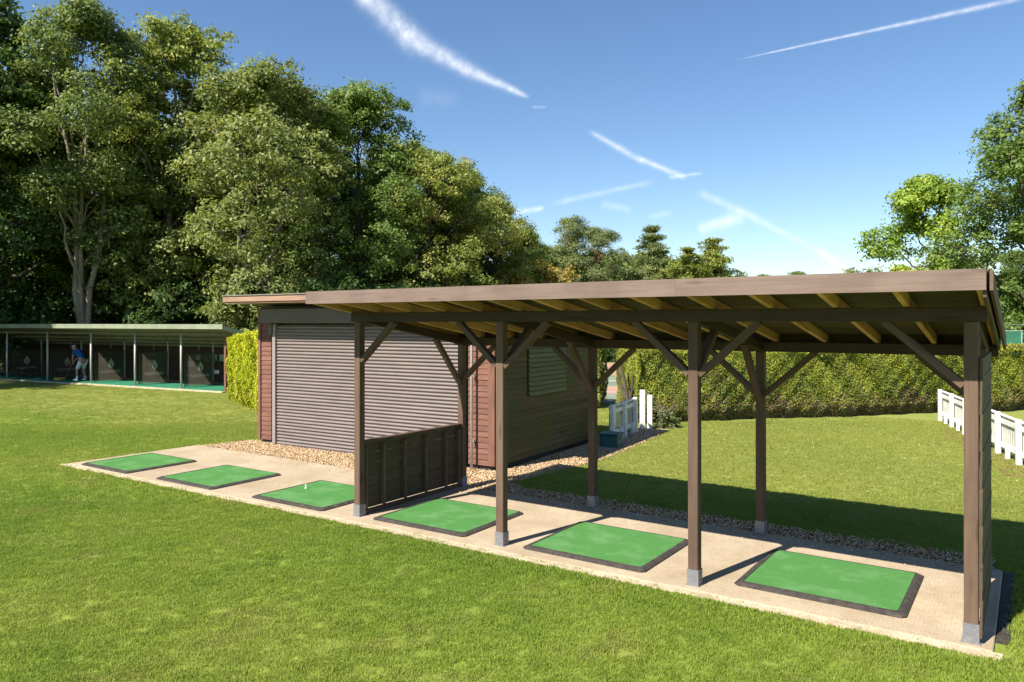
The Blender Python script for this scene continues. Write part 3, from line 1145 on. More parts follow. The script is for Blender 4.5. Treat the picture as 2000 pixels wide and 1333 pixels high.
def golfer():
    # local frame: faces +x, bent over a ball; left side is +y
    t = thing('person', 'golfer in blue shirt, white shorts and white cap bending over a ball', 'person', range_point(-7.95, .72, .092), RZ + R(180 + 8))
    P_, E_, Rr = [], [], []

    def add(p, r, frm=None):
        P_.append(p)
        Rr.append(r)
        if frm is not None:
            E_.append((frm, len(P_) - 1))
        return len(P_) - 1
    pel = add((-.16, 0, .96), (.13, .15))
    wai = add((-.06, 0, 1.10), (.12, .14), pel)
    che = add((.10, 0, 1.30), (.13, .165), wai)
    shl = add((.20, 0, 1.41), (.09, .10), che)
    nek = add((.28, 0, 1.48), .052, shl)
    hd0 = add((.34, 0, 1.53), (.075, .07), nek)
    hd1 = add((.41, 0, 1.60), (.098, .08), hd0)
    hd2 = add((.45, 0, 1.665), (.07, .065), hd1)
    for s in (-1, 1):
        sh = add((.20, s * .17, 1.40), .062, shl)
        el = add((.30, s * .17, 1.13), .043, sh)
        wr = add((.43, s * .05, .93), .030, el)
        ha = add((.47, s * .022, .875 - (.03 if s < 0 else 0)), (.034, .026), wr)
        kn_h = add((-.12, s * .11, .90), .092, pel)
        kn = add((.02, s * .185, .50), .060, kn_h)
        cf = add((-.01, s * .205, .34), .057, kn)
        an = add((-.05, s * .23, .085), .036, cf)
        ft = add((.05, s * .245, .045), (.036, .042), an)
        add((.14, s * .255, .03), (.022, .036), ft)
    me = skin_mesh('body', P_, E_, Rr, 'skin', pel)
    link(bpy.data.objects.new('body', me), t)
    # fingers wrapped round the grip
    for s in (-1, 1):
        for k in range(4):
            z = .86 - .022 * k - (.05 if s < 0 else 0)
            MB().tube([(.455 + .012 * k * .5, s * .035, z + .01), (.50, s * .03, z), (.512, -s * .008, z - .004), (.49, -s * .02, z)], .009, 6).build('finger', 'skin', t)
        MB().tube([(.45, s * .02, .87), (.475, -s * .006, .845), (.49, -s * .012, .82)], .010, 6).build('thumb', 'skin', t)
    # shirt with short sleeves
    p, e, r = [], [], []

    def a2(q, rr, frm=None):
        p.append(q)
        r.append(rr)
        if frm is not None:
            e.append((frm, len(p) - 1))
        return len(p) - 1
    i0 = a2((-.14, 0, 1.0), (.145, .17))
    i1 = a2((-.05, 0, 1.11), (.14, .165), i0)
    i2 = a2((.10, 0, 1.31), (.145, .185), i1)
    i3 = a2((.20, 0, 1.415), (.10, .12), i2)
    a2((.255, 0, 1.462), (.064, .064), i3)
    for s in (-1, 1):
        j = a2((.20, s * .18, 1.405), .078, i3)
        a2((.26, s * .185, 1.22), .066, j)
    link(bpy.data.objects.new('shirt', skin_mesh('shirt', p, e, r, 'blue_shirt', i2)), t)
    p, e, r = [], [], []
    i0 = a2((-.16, 0, .97), (.15, .175))
    for s in (-1, 1):
        j = a2((-.11, s * .115, .86), .118, i0)
        a2((-.015, s * .175, .60), .095, j)
        a2((.01, s * .18, .55), .092, len(p) - 1)
    link(bpy.data.objects.new('shorts', skin_mesh('shorts', p, e, r, 'white_cloth', i0)), t)
    for s in (-1, 1):
        sm = MB()
        n = 14
        for z, k in ((0, 1.0), (.022, 1.02), (.05, .92), (.085, .60)):
            for j in range(n):
                th = 2 * math.pi * j / n
                x = .155 * math.cos(th) * (k if z < .06 else .62) + (.045 if z < .06 else -.02)
                y = (.055 if math.cos(th) > 0 else .046) * math.sin(th) * k
                sm.v.append((x, s * .245 + y + s * .03 * x, z))
        for q in range(3):
            for j in range(n):
                sm.f.append((q * n + j, q * n + (j + 1) % n, (q + 1) * n + (j + 1) % n, (q + 1) * n + j))
        sm.f.append(tuple(3 * n + j for j in range(n)))
        sm.build('shoe', 'shoe_white', t, smooth_=True)
        MB().tube([(-.05, s * .23, .07), (-.03, s * .22, .20)], [.05, .055], 10).build('sock', 'white_cloth', t, smooth_=True)
    # cap: dome and peak, on the tilted head
    cp = MB()
    n = 14
    rot = Matrix.Rotation(R(52), 3, 'Y')
    rings = [(.0, 1.0), (.03, .98), (.06, .85), (.085, .55), (.095, .18)]
    for z, k in rings:
        for j in range(n):
            th = 2 * math.pi * j / n
            v = rot @ Vector((.112 * k * math.cos(th), .094 * k * math.sin(th), z + .01))
            cp.v.append((v.x + .395, v.y, v.z + 1.60))
    for q in range(len(rings) - 1):
        for j in range(n):
            cp.f.append((q * n + j, q * n + (j + 1) % n, (q + 1) * n + (j + 1) % n, (q + 1) * n + j))
    cp.f.append(tuple((len(rings) - 1) * n + j for j in range(n)))
    co = cp.build('cap', 'shoe_white', t, smooth_=True)
    pk = MB()
    for zz in (.004, .014):
        for j in range(9):
            th = -R(70) + R(140) * j / 8
            v = rot @ Vector((.10 * math.cos(th) + .02, .088 * math.sin(th), zz))
            v2 = rot @ Vector((.185 * math.cos(th * .8) + .01, .085 * math.sin(th), zz - .012))
            pk.v += [(v.x + .395, v.y, v.z + 1.60), (v2.x + .395, v2.y, v2.z + 1.60)]
    for o_ in (0, 18):
        for j in range(8):
            q = o_ + 2 * j
            pk.f.append((q, q + 1, q + 3, q + 2))
    pk.build('peak', 'shoe_white', co, smooth_=True)
    for s in (-1, 1):
        MB().tube([(.385, s * .078, 1.575), (.39, s * .092, 1.585), (.40, s * .088, 1.60)], [.012, .018, .012], 6).build('ear', 'skin', t, smooth_=True)
    MB().tube([(.475, 0, 1.585), (.515, 0, 1.555), (.485, 0, 1.55)], [.012, .016, .012], 6).build('nose', 'skin', t, smooth_=True)
    c = thing('golf_club', 'steel golf club held by the golfer in blue', 'golf club', range_point(-7.95, .72, .092), RZ + R(188))
    MB().tube([(.485, 0, .90), (.95, .02, .05)], [.012, .008], 8).build('shaft', 'club_steel', c)
    MB().tube([(.47, 0, .925), (.555, .003, .772)], .015, 8).build('grip', 'frame_dark', c)
    MB().box((.985, .0, .025), (.075, .022, .05), Matrix.Rotation(R(15), 3, 'Z')).build('club_head', 'club_steel', c)


golfer()
t = thing('ball_tray', 'yellow plastic ball tray on the floor beside the golfer', 'tray', range_point(-9.0, .35, .092), RZ)
tb = MB()
tb.box((0, 0, .015), (.42, .28, .02))
for c_, s_ in (((0, .14, .06), (.42, .02, .10)), ((0, -.14, .06), (.42, .02, .10)), ((.21, 0, .06), (.02, .26, .10)), ((-.21, 0, .06), (.02, .26, .10))):
    tb.box(c_, s_)
tb.build('tray_body', 'yellow_plastic', t)


# ------------------------------------------------------------------ white picket fences
def picket_fence(p0, p1, label, posts, gap, picket_side=1, h=.74, lift=.10):
    p0, p1 = Vector((*p0, 0)), Vector((*p1, 0))
    d = p1 - p0
    Ln = d.length
    t = thing('picket_fence', label, 'fence', p0, math.atan2(d.y, d.x), 'white picket fences')
    rnd = random.Random(Ln)
    for a in posts:
        bx('post', 'white_paint', (a, 0, .40), (.095, .085, .80), t, rot=(R(rnd.uniform(-1, 1)), R(rnd.uniform(-1, 1)), 0), bev=.006)
    for a in [q + .62 for q in posts[:-1]]:
        bx('short_post', 'white_paint', (a, 0, .13), (.07, .07, .26), t, bev=.006)
    bx('cap_rail', 'white_paint', (Ln / 2, .055 * picket_side, h + .012), (Ln, .075, .022), t, bev=.003)
    bx('rail', 'white_paint', (Ln / 2, .030 * picket_side + .014 * picket_side, h - .10), (Ln, .028, .09), t, bev=.003)
    bx('rail', 'white_paint', (Ln / 2, .030 * picket_side + .014 * picket_side, lift + .09), (Ln, .028, .09), t, bev=.003)
    n = int(Ln / gap)
    for k in range(n):
        a = (k + .5) * Ln / n
        bx('picket', 'picket_shaded_paint', (a, (.030 + .028 + .010) * picket_side, (h + lift) / 2 + .0), (.046, .016, h - lift - .004), t, rot=(0, R(rnd.uniform(-.8, .8)), 0))
    return t


picket_fence((-1.95, 22.0), (0.35, 14.0), 'long white picket fence running beside the back lawn towards the hedge', [.1, 1.35, 2.6, 3.85, 5.1, 6.35, 7.6], .112, 1)
picket_fence((-7.12, 13.95), (-7.42, 15.75), 'short white picket fence beside the shed corner and teal box', [.05, .9, 1.75], .11, 1)
t = thing('gate_post', 'pair of tall white gate posts in front of the clipped hedge', 'gate post', (-7.50, 16.25, 0), R(40))
for k, (a, hh) in enumerate(((0, .92), (.17, .80))):
    p = bx('post', 'white_paint', (a, 0, hh / 2), (.11, .10, hh), t, bev=.008)
    for z in (-.25, .02, .28):
        bx('hinge', 'frame_dark', (.06, -.02, z), (.02, .05, .05), p)
t = thing('storage_box', 'dark teal plastic box on the gravel at the shed corner', 'box', (-6.93, 13.55, .012), R(8))
MB().prism([(-.19, -.17), (.19, -.17), (.19, .17), (-.19, .17)], 0, .25).build('body', 'teal_plastic', t, bev=.015)
bx('lid', 'teal_plastic', (0, 0, .265), (.42, .38, .035), t, bev=.01)
for s in (-1, 1):
    bx('handle', 'teal_plastic', (s * .20, 0, .18), (.02, .12, .03), t, bev=.004)


# ------------------------------------------------------------------ foliage
def leaf_quads(cent, nrm, length, aspect, rg):
    """folded rhombic leaves: centres (n,3), normals (n,3)"""
    n = len(cent)
    nrm = nrm / np.maximum(np.linalg.norm(nrm, axis=1, keepdims=True), 1e-6)
    r = rg.normal(size=(n, 3))
    a = np.cross(nrm, r)
    a /= np.maximum(np.linalg.norm(a, axis=1, keepdims=True), 1e-6)
    bb = np.cross(nrm, a)
    L = (length * rg.uniform(.65, 1.35, n))[:, None]
    w = L * aspect
    droop = nrm * L * .12
    v = np.stack([cent - a * L * .5 - droop, cent + bb * w * .5, cent + a * L * .5 - droop, cent - bb * w * .5], 1)
    return v.reshape(-1, 3), np.arange(n * 4).reshape(-1, 4)


def np_tube(paths, n=5):
    """paths: list of (pts (k,3), radii (k)) -> verts, quads"""
    V, Q = [], []
    off = 0
    ang = np.arange(n) * 2 * math.pi / n
    for pts, rad in paths:
        pts = np.asarray(pts, float)
        rad = np.asarray(rad, float)
        k = len(pts)
        d = np.gradient(pts, axis=0)
        d /= np.maximum(np.linalg.norm(d, axis=1, keepdims=True), 1e-6)
        ref = np.where(np.abs(d[:, 2:3]) < .9, np.array([[.1, .3, .95]]), np.array([[1, .1, 0]]))
        a = np.cross(d, ref)
        a /= np.maximum(np.linalg.norm(a, axis=1, keepdims=True), 1e-6)
        bb = np.cross(d, a)
        ring = pts[:, None] + (a[:, None] * np.cos(ang)[None, :, None] + bb[:, None] * np.sin(ang)[None, :, None]) * rad[:, None, None]
        V.append(ring.reshape(-1, 3))
        i = (np.arange(k - 1)[:, None] * n + np.arange(n)[None])
        j = (np.arange(k - 1)[:, None] * n + (np.arange(n)[None] + 1) % n)
        Q.append(np.stack([i, j, j + n, i + n], -1).reshape(-1, 4) + off)
        off += k * n
    return np.concatenate(V), np.concatenate(Q)


def curve3(p0, p1, sag, n=6, rg=None, wob=0.0):
    t = np.linspace(0, 1, n)[:, None]
    p0, p1 = np.asarray(p0, float), np.asarray(p1, float)
    p = p0 + (p1 - p0) * t
    p = p + np.asarray(sag, float)[None] * np.sin(math.pi * t)
    if wob and rg is not None:
        w = rg.normal(size=(n, 3)) * wob
        w[0] = 0
        w[-1] = 0
        p = p + w
    return p


def tree_meshes(seed, H, Rc, base=.25, lobes=13, clumps=22, leaves=85, ll=.24, asp=.55, leafm='leaf_oak', barkm='bark_dark',
                profile='round', clump_r=.62, lobe_k=.40, flat=.75, stems=1, lean=(0, 0), r0=None, up=.55, limb_vis=1.0):
    rg = np.random.default_rng(seed)
    r0 = r0 or H * .016
    tubes = []
    stem_tops = []
    for s in range(stems):
        a = rg.uniform(0, 6.28)
        sp = 0 if stems == 1 else Rc * .38
        top = np.array([lean[0] + sp * math.cos(a + s * 2.4), lean[1] + sp * math.sin(a + s * 2.4), H * rg.uniform(.80, .88)])
        n = 12
        tt = np.linspace(0, 1, n)
        pts = np.outer(tt ** (1.0 if stems == 1 else 1.25), top)
        pts[:, 2] = tt * top[2]
        wv = np.cumsum(rg.normal(size=(n, 2)) * H * .008, axis=0)
        pts[:, :2] += wv - wv[0]
        rad = r0 * (1 if stems == 1 else .72) * (1 - tt) ** .8 + .02
        rad[0] *= 1.35
        tubes.append((pts, rad))
        stem_tops.append((pts, rad))

    def prof(t):
        if profile == 'round':
            return math.sin(math.pi * min(1, max(0, t * .86 + .14))) ** .6
        if profile == 'cone':
            return (1 - t) ** 1.05 * 1.05 + .05
        if profile == 'tall':
            return .55 + .45 * math.sin(math.pi * t) if t < .6 else (1 - ((t - .6) / .4) ** 2) * .97 + .05
        if profile == 'umbrella':
            return .35 + .65 * math.sin(math.pi * (t * .75 + .2))
        return 1
    LC = []
    for k in range(lobes):
        t = (k + .5) / lobes
        t = min(1, max(0, t + rg.normal() * .04))
        z = H * base + (H * (1 - base)) * t
        rr = Rc * prof(t) * rg.uniform(.38, .92)
        a = k * 2.39996 + rg.normal() * .35
        lr = Rc * lobe_k * rg.uniform(.75, 1.25) * (0.6 + .4 * prof(t))
        z = min(z, H - lr * flat * .9)
        LC.append((np.array([rr * math.cos(a) + lean[0] * t, rr * math.sin(a) + lean[1] * t, z]), lr))
    LC.append((np.array([lean[0], lean[1], H - Rc * lobe_k * flat * .8]), Rc * lobe_k * .85))
    cents, norms, tints = [], [], []
    for (c, lr) in LC:
        pts, rad = stem_tops[rg.integers(len(stem_tops))]
        zt = c[2] - rg.uniform(.10, .26) * H - lr * .3
        zt = max(zt, H * base * .55)
        idx = int(np.argmin(np.abs(pts[:, 2] - zt)))
        idx = min(idx, len(pts) - 2)
        br = curve3(pts[idx], c, (0, 0, -.05 * np.linalg.norm(c - pts[idx])), 7, rg, .10)
        rb = min(rad[idx] * .55, .14)
        tubes.append((br, np.linspace(rb, .025, 7)))
        nc = max(5, int(clumps * rg.uniform(.8, 1.2)))
        i = np.arange(nc) + .5
        ph = np.arccos(1 - 2 * i / nc)
        th = math.pi * (1 + 5 ** .5) * i + rg.uniform(0, 6)
        dirs = np.stack([np.cos(th) * np.sin(ph), np.sin(th) * np.sin(ph), np.cos(ph)], 1) + rg.normal(size=(nc, 3)) * .18
        cc = c + dirs * lr * rg.uniform(.55, 1.10, nc)[:, None] * np.array([1, 1, flat])
        lobet = rg.uniform(-.14, .14)
        for q in range(nc):
            cq = cc[q]
            if limb_vis and rg.random() < .45:
                bb = curve3(c + rg.normal(size=3) * .12 * lr, cq, rg.normal(size=3) * .16, 4)
                tubes.append((bb, np.linspace(.018, .006, 4)))
            nl = int(leaves * rg.uniform(.6, 1.3))
            sg = clump_r * rg.uniform(.7, 1.2)
            off = rg.normal(size=(nl, 3)) * sg * .5 * np.array([1, 1, .55])
            off[:, 2] -= .25 * (off[:, 0] ** 2 + off[:, 1] ** 2) / max(sg, .1)
            pc = cq + off
            out = (cq - c) / max(lr, .1) * .55 + off / sg * .45 + rg.normal(size=(nl, 3)) * .55 + np.array([0, 0, up])
            cents.append(pc)
            norms.append(out)
            tb_ = .46 + lobet + rg.normal() * .10
            tints.append(np.clip(tb_ + rg.normal(size=nl) * .17, 0, 1))
    V, Q = leaf_quads(np.concatenate(cents), np.concatenate(norms), ll, asp, rg)
    tint = np.repeat(np.concatenate(tints), 4)
    crown = npmesh('crown', V, Q, leafm, tint)
    tv, tq = np_tube(tubes, 6)
    trunk = npmesh('trunk', tv, tq, barkm, smooth_=True)
    return trunk, crown


def conifer_meshes(seed, H, Rc, leafm, barkm, base=.08, levels=26, ll=.22, asp=.3):
    """whorls of drooping boughs of uneven length with sprays along them"""
    rg = np.random.default_rng(seed)
    n = 10
    tt = np.linspace(0, 1, n)
    tp = np.stack([np.cumsum(rg.normal(size=n) * .05), np.cumsum(rg.normal(size=n) * .05), tt * H], 1)
    tubes = [(tp, .14 * (1 - tt) + .015)]
    C, N, T = [], [], []
    for k in range(levels):
        t = (k + rg.uniform(0, 1)) / levels
        z = H * (base + (1 - base) * t)
        org = np.array([np.interp(z, tp[:, 2], tp[:, 0]), np.interp(z, tp[:, 2], tp[:, 1]), z])
        for q in range(rg.integers(4, 7)):
            L = Rc * ((1 - t) ** .8 * .95 + .06) * rg.uniform(.45, 1.2)
            a = rg.uniform(0, 6.283)
            end = org + np.array([math.cos(a) * L, math.sin(a) * L, L * rg.uniform(-.12, .30)])
            path = curve3(org, end, (0, 0, L * .06), 6)
            tubes.append((path, np.linspace(.035, .006, 6)))
            tb = .45 + rg.normal() * .14
            for p_ in np.linspace(.18, 1.0, max(3, int(L / .26))):
                c = org + (end - org) * p_ + np.array([0, 0, L * .06 * math.sin(math.pi * p_)])
                m_ = int(34 * (1.25 - .5 * p_))
                sg = .10 + .16 * (1 - p_) + .05 * L
                off = rg.normal(size=(m_, 3)) * np.array([sg, sg, sg * .42])
                off[:, 2] -= np.abs(rg.normal(size=m_)) * .05
                C.append(c + off)
                N.append(rg.normal(size=(m_, 3)) * .6 + np.array([math.cos(a) * .3, math.sin(a) * .3, .9]))
                T.append(np.clip(tb + rg.normal(size=m_) * .17, 0, 1))
    V, Q = leaf_quads(np.concatenate(C), np.concatenate(N), ll, asp, rg)
    crown = npmesh('crown', V, Q, leafm, np.repeat(np.concatenate(T), 4))
    tv, tq = np_tube(tubes, 5)
    return npmesh('trunk', tv, tq, barkm, smooth_=True), crown


LIB = {}


def polar(az, d):
    """ground point at bearing az degrees (right of the view axis) and d metres deep"""
    x = math.tan(R(az)) * d
    X, Y = x * CY - d * SY, x * SY + d * CY
    return X, Y


def place(name, key, loc, rz, sc, label, group='trees of the surrounding wood', szf=1.0):
    tr_, cr_ = LIB[key]
    z = float(gz(loc[0], loc[1]))
    t = thing(name, label, 'tree', (loc[0], loc[1], z - .05), rz, group)
    t.scale = (sc, sc, sc * szf)
    link(bpy.data.objects.new('trunk', tr_), t)
    link(bpy.data.objects.new('crown', cr_), t)
    return t


# kinds (built once at a nominal size, then copied)
LIB['ash'] = tree_meshes(11, 17.5, 3.5, .36, 20, 21, 105, .17, .5, 'leaf_ash', 'bark_pale', 'tall', .58, .38, .8, stems=4, r0=.20)
LIB['maple'] = tree_meshes(12, 18.5, 4.5, .18, 25, 22, 112, .19, .6, 'leaf_gold', 'bark_pale', 'tall', .62, .38, .8, r0=.22)
LIB['sycamore'] = tree_meshes(13, 15.5, 5.0, .08, 25, 22, 125, .18, .6, 'leaf_pale', 'bark_pale', 'round', .62, .36, .72, stems=3, r0=.24)
LIB['oak'] = tree_meshes(14, 16, 4.9, .06, 26, 22, 115, .18, .6, 'leaf_oak', 'bark_dark', 'round', .60, .36, .8)
LIB['chestnut'] = tree_meshes(15, 14, 4.8, .06, 25, 22, 112, .18, .6, 'leaf_gold', 'bark_dark', 'round', .60, .36, .75)
LIB['dark'] = tree_meshes(16, 18, 5.2, .12, 19, 22, 75, .26, .6, 'leaf_dark', 'bark_dark', 'tall', .66, .38, .8)
LIB['shade'] = tree_meshes(17, 15, 5.2, .05, 18, 20, 70, .28, .6, 'leaf_dark', 'bark_dark', 'round', .70, .40, .8)
LIB['bush'] = tree_meshes(18, 4.6, 2.6, .02, 12, 16, 70, .20, .5, 'leaf_pale', 'bark_dark', 'round', .42, .42, .8, r0=.06)
LIB['darkbush'] = tree_meshes(19, 5.0, 3.0, .02, 12, 16, 65, .22, .5, 'leaf_dark', 'bark_dark', 'round', .46, .42, .8, r0=.06)
LIB['pine'] = tree_meshes(20, 11, 2.5, .56, 10, 12, 120, .24, .20, 'leaf_pine', 'bark_pine', 'umbrella', .52, .36, .55, r0=.19, up=.8)
LIB['benttop'] = tree_meshes(21, 10.5, 2.5, .56, 9, 12, 120, .24, .20, 'leaf_pine', 'bark_pine', 'umbrella', .52, .36, .55, r0=.20, lean=(1.6, -1.2), up=.8)
LIB['cedar'] = conifer_meshes(22, 10.5, 3.9, 'leaf_pine', 'bark_dark', .08, 28, .24, .28)
LIB['larch'] = conifer_meshes(23, 9.0, 4.6, 'leaf_gold', 'bark_dark', .04, 28, .24, .35)
LIB['thicket'] = tree_meshes(29, 5.0, 3.6, .02, 14, 16, 80, .24, .55, 'leaf_ash', 'bark_dark', 'round', .50, .42, .7, r0=.07)
LIB['autumn'] = tree_meshes(24, 6.5, 2.6, .05, 13, 16, 70, .22, .6, 'leaf_autumn', 'bark_dark', 'round', .50, .42, .8, r0=.10)
LIB['lime'] = tree_meshes(28, 10.0, 2.75, .04, 15, 19, 105, .18, .6, 'leaf_lime', 'bark_dark', 'round', .55, .36, .75, r0=.18)
LIB['beech'] = tree_meshes(26, 14.0, 3.9, .02, 26, 24, 115, .18, .55, 'leaf_oak', 'bark_dark', 'tall', .58, .34, .72, up=.8)
LIB['yellowbush'] = tree_meshes(27, 4.5, 2.6, .02, 12, 16, 75, .20, .5, 'leaf_yellow', 'bark_dark', 'round', .44, .42, .8, r0=.06)


def az(u):
    return math.degrees(math.atan((u - 1000) / 1473.4))


TREES = [
    # name, kind, bearing px, depth, height scale, rot, label
    ('ash_tree', 'ash', 165, 41.0, 1.16, 0.6, 'slender ash tree with forked pale stems rising behind the range shelter'),
    ('maple_tree', 'maple', 338, 45.0, 1.13, 0.3, 'tallest golden green maple with straight pale trunk behind the shelter'),
    ('sycamore_tree', 'sycamore', 510, 41.5, 1.10, 2.2, 'broad pale green sycamore with bare spreading limbs behind the shed'),
    ('oak_tree', 'oak', 690, 46.0, 1.07, 1.0, 'rounded dark green oak beside the pale sycamore'),
    ('chestnut_tree', 'chestnut', 855, 46.0, .93, 2.0, 'yellowing chestnut tree on the shoulder of the wood'),
    ('chestnut_tree', 'chestnut', 960, 51.0, .80, 4.2, 'smaller yellowing chestnut tree at the tapering end of the wood'),
    ('oak_tree', 'oak', 1025, 57.0, .62, 3.2, 'small round dark oak at the very end of the wood'),
    ('dark_tree', 'dark', -25, 42.0, 1.16, 1.1, 'very dark tall tree at the edge of the range shelter'),
    ('dark_tree', 'dark', -150, 38.0, 1.05, 3.1, 'dark overhanging tree in front of the shelter start'),
    ('dark_tree', 'dark', 95, 47.0, 1.04, 4.4, 'dark tree filling the wood behind the slender ash'),
    ('dark_tree', 'dark', 250, 50.0, 1.02, 5.4, 'dark tree behind the ash and the golden maple'),
    ('oak_tree', 'oak', 430, 51.0, 1.12, 5.0, 'mid green oak half hidden between maple and sycamore'),
    ('shade_tree', 'shade', 60, 56.0, 1.0, .3, 'low dark tree deep in the wood behind the shelter start'),
    ('shade_tree', 'shade', 200, 57.0, 1.05, 1.3, 'low dark tree deep in the wood behind the slender ash'),
    ('shade_tree', 'shade', 330, 58.0, 1.05, 2.3, 'low dark tree deep in the wood behind the golden maple'),
    ('shade_tree', 'shade', 450, 58.0, 1.0, 3.3, 'low dark tree deep in the wood behind the half hidden oak'),
    ('shade_tree', 'shade', 570, 58.0, 1.0, 4.3, 'low dark tree deep in the wood behind the sycamore'),
    ('shade_tree', 'shade', 690, 58.0, .95, 5.3, 'low dark tree deep in the wood behind the rounded oak'),
    ('shade_tree', 'shade', 800, 58.0, .85, .9, 'low dark tree deep in the wood between oak and chestnut'),
    ('shade_tree', 'shade', 890, 56.0, .86, 1.9, 'low dark tree deep in the wood behind the chestnuts'),
    ('oak_tree', 'oak', 598, 51.0, 1.12, 2.7, 'mid green oak closing the gap between sycamore and rounded oak'),
    ('oak_tree', 'oak', 470, 54.0, 1.20, .2, 'tall mid green oak rising behind the sycamore top'),
    ('chestnut_tree', 'chestnut', 795, 51.0, 1.06, .8, 'yellowing chestnut tree tucked behind the shoulder of the rounded oak'),
    ('oak_tree', 'oak', 910, 54.0, .86, 4.1, 'mid green oak standing between the two nearer chestnuts'),
    ('thicket', 'thicket', 1040, 68.0, 1.9, .1, 'green thicket tree behind the orange tinged trees'),
    ('thicket', 'thicket', 1095, 70.0, 1.95, 1.1, 'green thicket tree closing the row behind the upright pine'),
    ('thicket', 'thicket', 1262, 70.0, 1.85, 2.1, 'green thicket tree closing the row behind the cedar'),
    ('thicket', 'thicket', 1190, 72.0, 1.85, 5.0, 'green thicket tree closing the row behind the bent pine'),
    ('thicket', 'thicket', 1335, 70.0, 1.70, 3.1, 'green thicket tree closing the row behind the larches'),
    ('thicket', 'thicket', 1400, 70.0, 1.36, 4.1, 'low green thicket tree at the tapering end of the conifer group'),
    # far middle
    ('pine_tree', 'pine', 1118, 60.0, 1.03, .4, 'upright scots pine with bare reddish trunk standing beyond the canopy roof'),
    ('pine_tree', 'benttop', 1178, 58.0, .99, 2.9, 'scots pine with bent leaning trunk beside the upright pine'),
    ('cedar_tree', 'cedar', 1278, 62.0, 1.04, 1.0, 'layered dark cedar beyond the canopy roof'),
    ('larch_tree', 'larch', 1342, 60.0, .98, 2.0, 'yellow green larch next to the layered cedar'),
    ('larch_tree', 'larch', 1392, 62.0, 1.08, 3.6, 'feathery larch leaning out at the end of the conifer group'),
    ('larch_tree', 'larch', 1250, 68.0, .86, 5.1, 'short larch in the gap between bent pine and cedar'),
    ('larch_tree', 'larch', 1310, 67.0, .90, 0.4, 'low yellow green larch hiding the foot of the cedar'),
    ('larch_tree', 'larch', 1175, 70.0, .88, 2.4, 'low larch standing behind the two scots pines'),
    ('autumn_tree', 'autumn', 1060, 55.0, 1.10, 1.2, 'small tree turning orange at the foot of the wood'),
    ('autumn_tree', 'autumn', 1008, 50.0, .95, 3.0, 'orange tinged small tree under the end of the wood'),
    ('dark_bush', 'darkbush', 1125, 66.0, 1.62, 3.3, 'dark thicket tree at the feet of the pines'),
    ('dark_bush', 'darkbush', 1215, 66.0, 1.50, 4.3, 'dark thicket tree between the bent pine and the larch'),
    ('far_tree', 'oak', 1488, 190.0, .93, 1.0, 'tiny distant tree just above the canopy roof line by the larches'),
    ('far_tree', 'oak', 1556, 190.0, .98, 2.0, 'tiny distant tree alone above the middle of the canopy roof line'),
    # right
    ('lime_tree', 'lime', 1806, 43.0, 1.08, .7, 'airy yellow green lime tree above the end of the canopy roof'),
    ('beech_tree', 'beech', 2042, 37.0, 1.03, 1.1, 'tall dense beech tree rising behind the wire court fence'),
    ('beech_tree', 'beech', 2130, 40.0, 1.05, 2.6, 'second dense beech tree beside the court fence corner'),
    ('yellow_bush', 'yellowbush', 1770, 40.0, 1.22, .5, 'golden bush under the airy lime tree'),
    ('yellow_bush', 'yellowbush', 1890, 41.0, 1.18, 1.5, 'golden bush between the lime tree and the dense beech'),
    ('shrub_tree', 'bush', 1690, 60.0, 1.42, 2.5, 'low distant brownish shrub tree just above the canopy roof near the golden bush'),
    ('beech_tree', 'beech', 1985, 47.0, .50, 4.0, 'shorter beech tree filling the gap between lime and tall beech'),
    # understory
    ('pale_bush', 'bush', 490, 38.5, 1.05, .2, 'pale leafy bush standing over the shed roof corner'),
    ('pale_bush', 'bush', 560, 38.5, 1.0, 1.4, 'pale leafy bush behind the shed roof edge'),
    ('dark_bush', 'darkbush', 640, 40.0, 1.0, 2.2, 'dark bush at the foot of the sycamore'),
    ('dark_bush', 'darkbush', 740, 42.0, 1.0, 3.2, 'dark bush at the foot of the rounded oak'),
    ('dark_bush', 'darkbush', 840, 43.0, 1.0, 4.2, 'dark bush at the foot of the chestnut'),
    ('dark_bush', 'darkbush', 940, 46.0, .95, 5.2, 'dark bush at the foot of the smaller chestnut'),
    ('dark_bush', 'darkbush', 70, 45.0, 1.0, 0.8, 'dark bush behind the shelter roof under the darkest tree'),
    ('dark_bush', 'darkbush', 250, 43.0, 1.0, 1.8, 'dark bush behind the shelter roof under the maple'),
    ('dark_bush', 'darkbush', 360, 42.0, 1.0, 2.8, 'dark bush behind the shelter roof beside the pale bush'),
    ('lime_bush', 'lime', 120, 45.5, .78, 3.9, 'sunlit yellow green young tree beside the forked ash'),
    ('bush', 'darkbush', 1205, 55.0, .62, 1.0, 'grey green bush seen through the hedge gap beyond the court'),
    ('bush', 'bush', 1180, 57.0, .70, 2.0, 'pale bush seen through the hedge gap beyond the court'),
    # outside the frame, casts its shade over the start of the shelter
    ('dark_tree', 'dark', -830, 27.0, 1.0, 2.0, 'tall tree outside the frame that shades the shelter start'),
    ('dark_tree', 'dark', -1060, 31.0, 1.0, 5.0, 'tall tree outside the frame behind the shading tree'),
]
for (nm, key, u, d, sc, rz, lb) in TREES:
    place(nm, key, polar(az(u), d), rz, sc, lb)


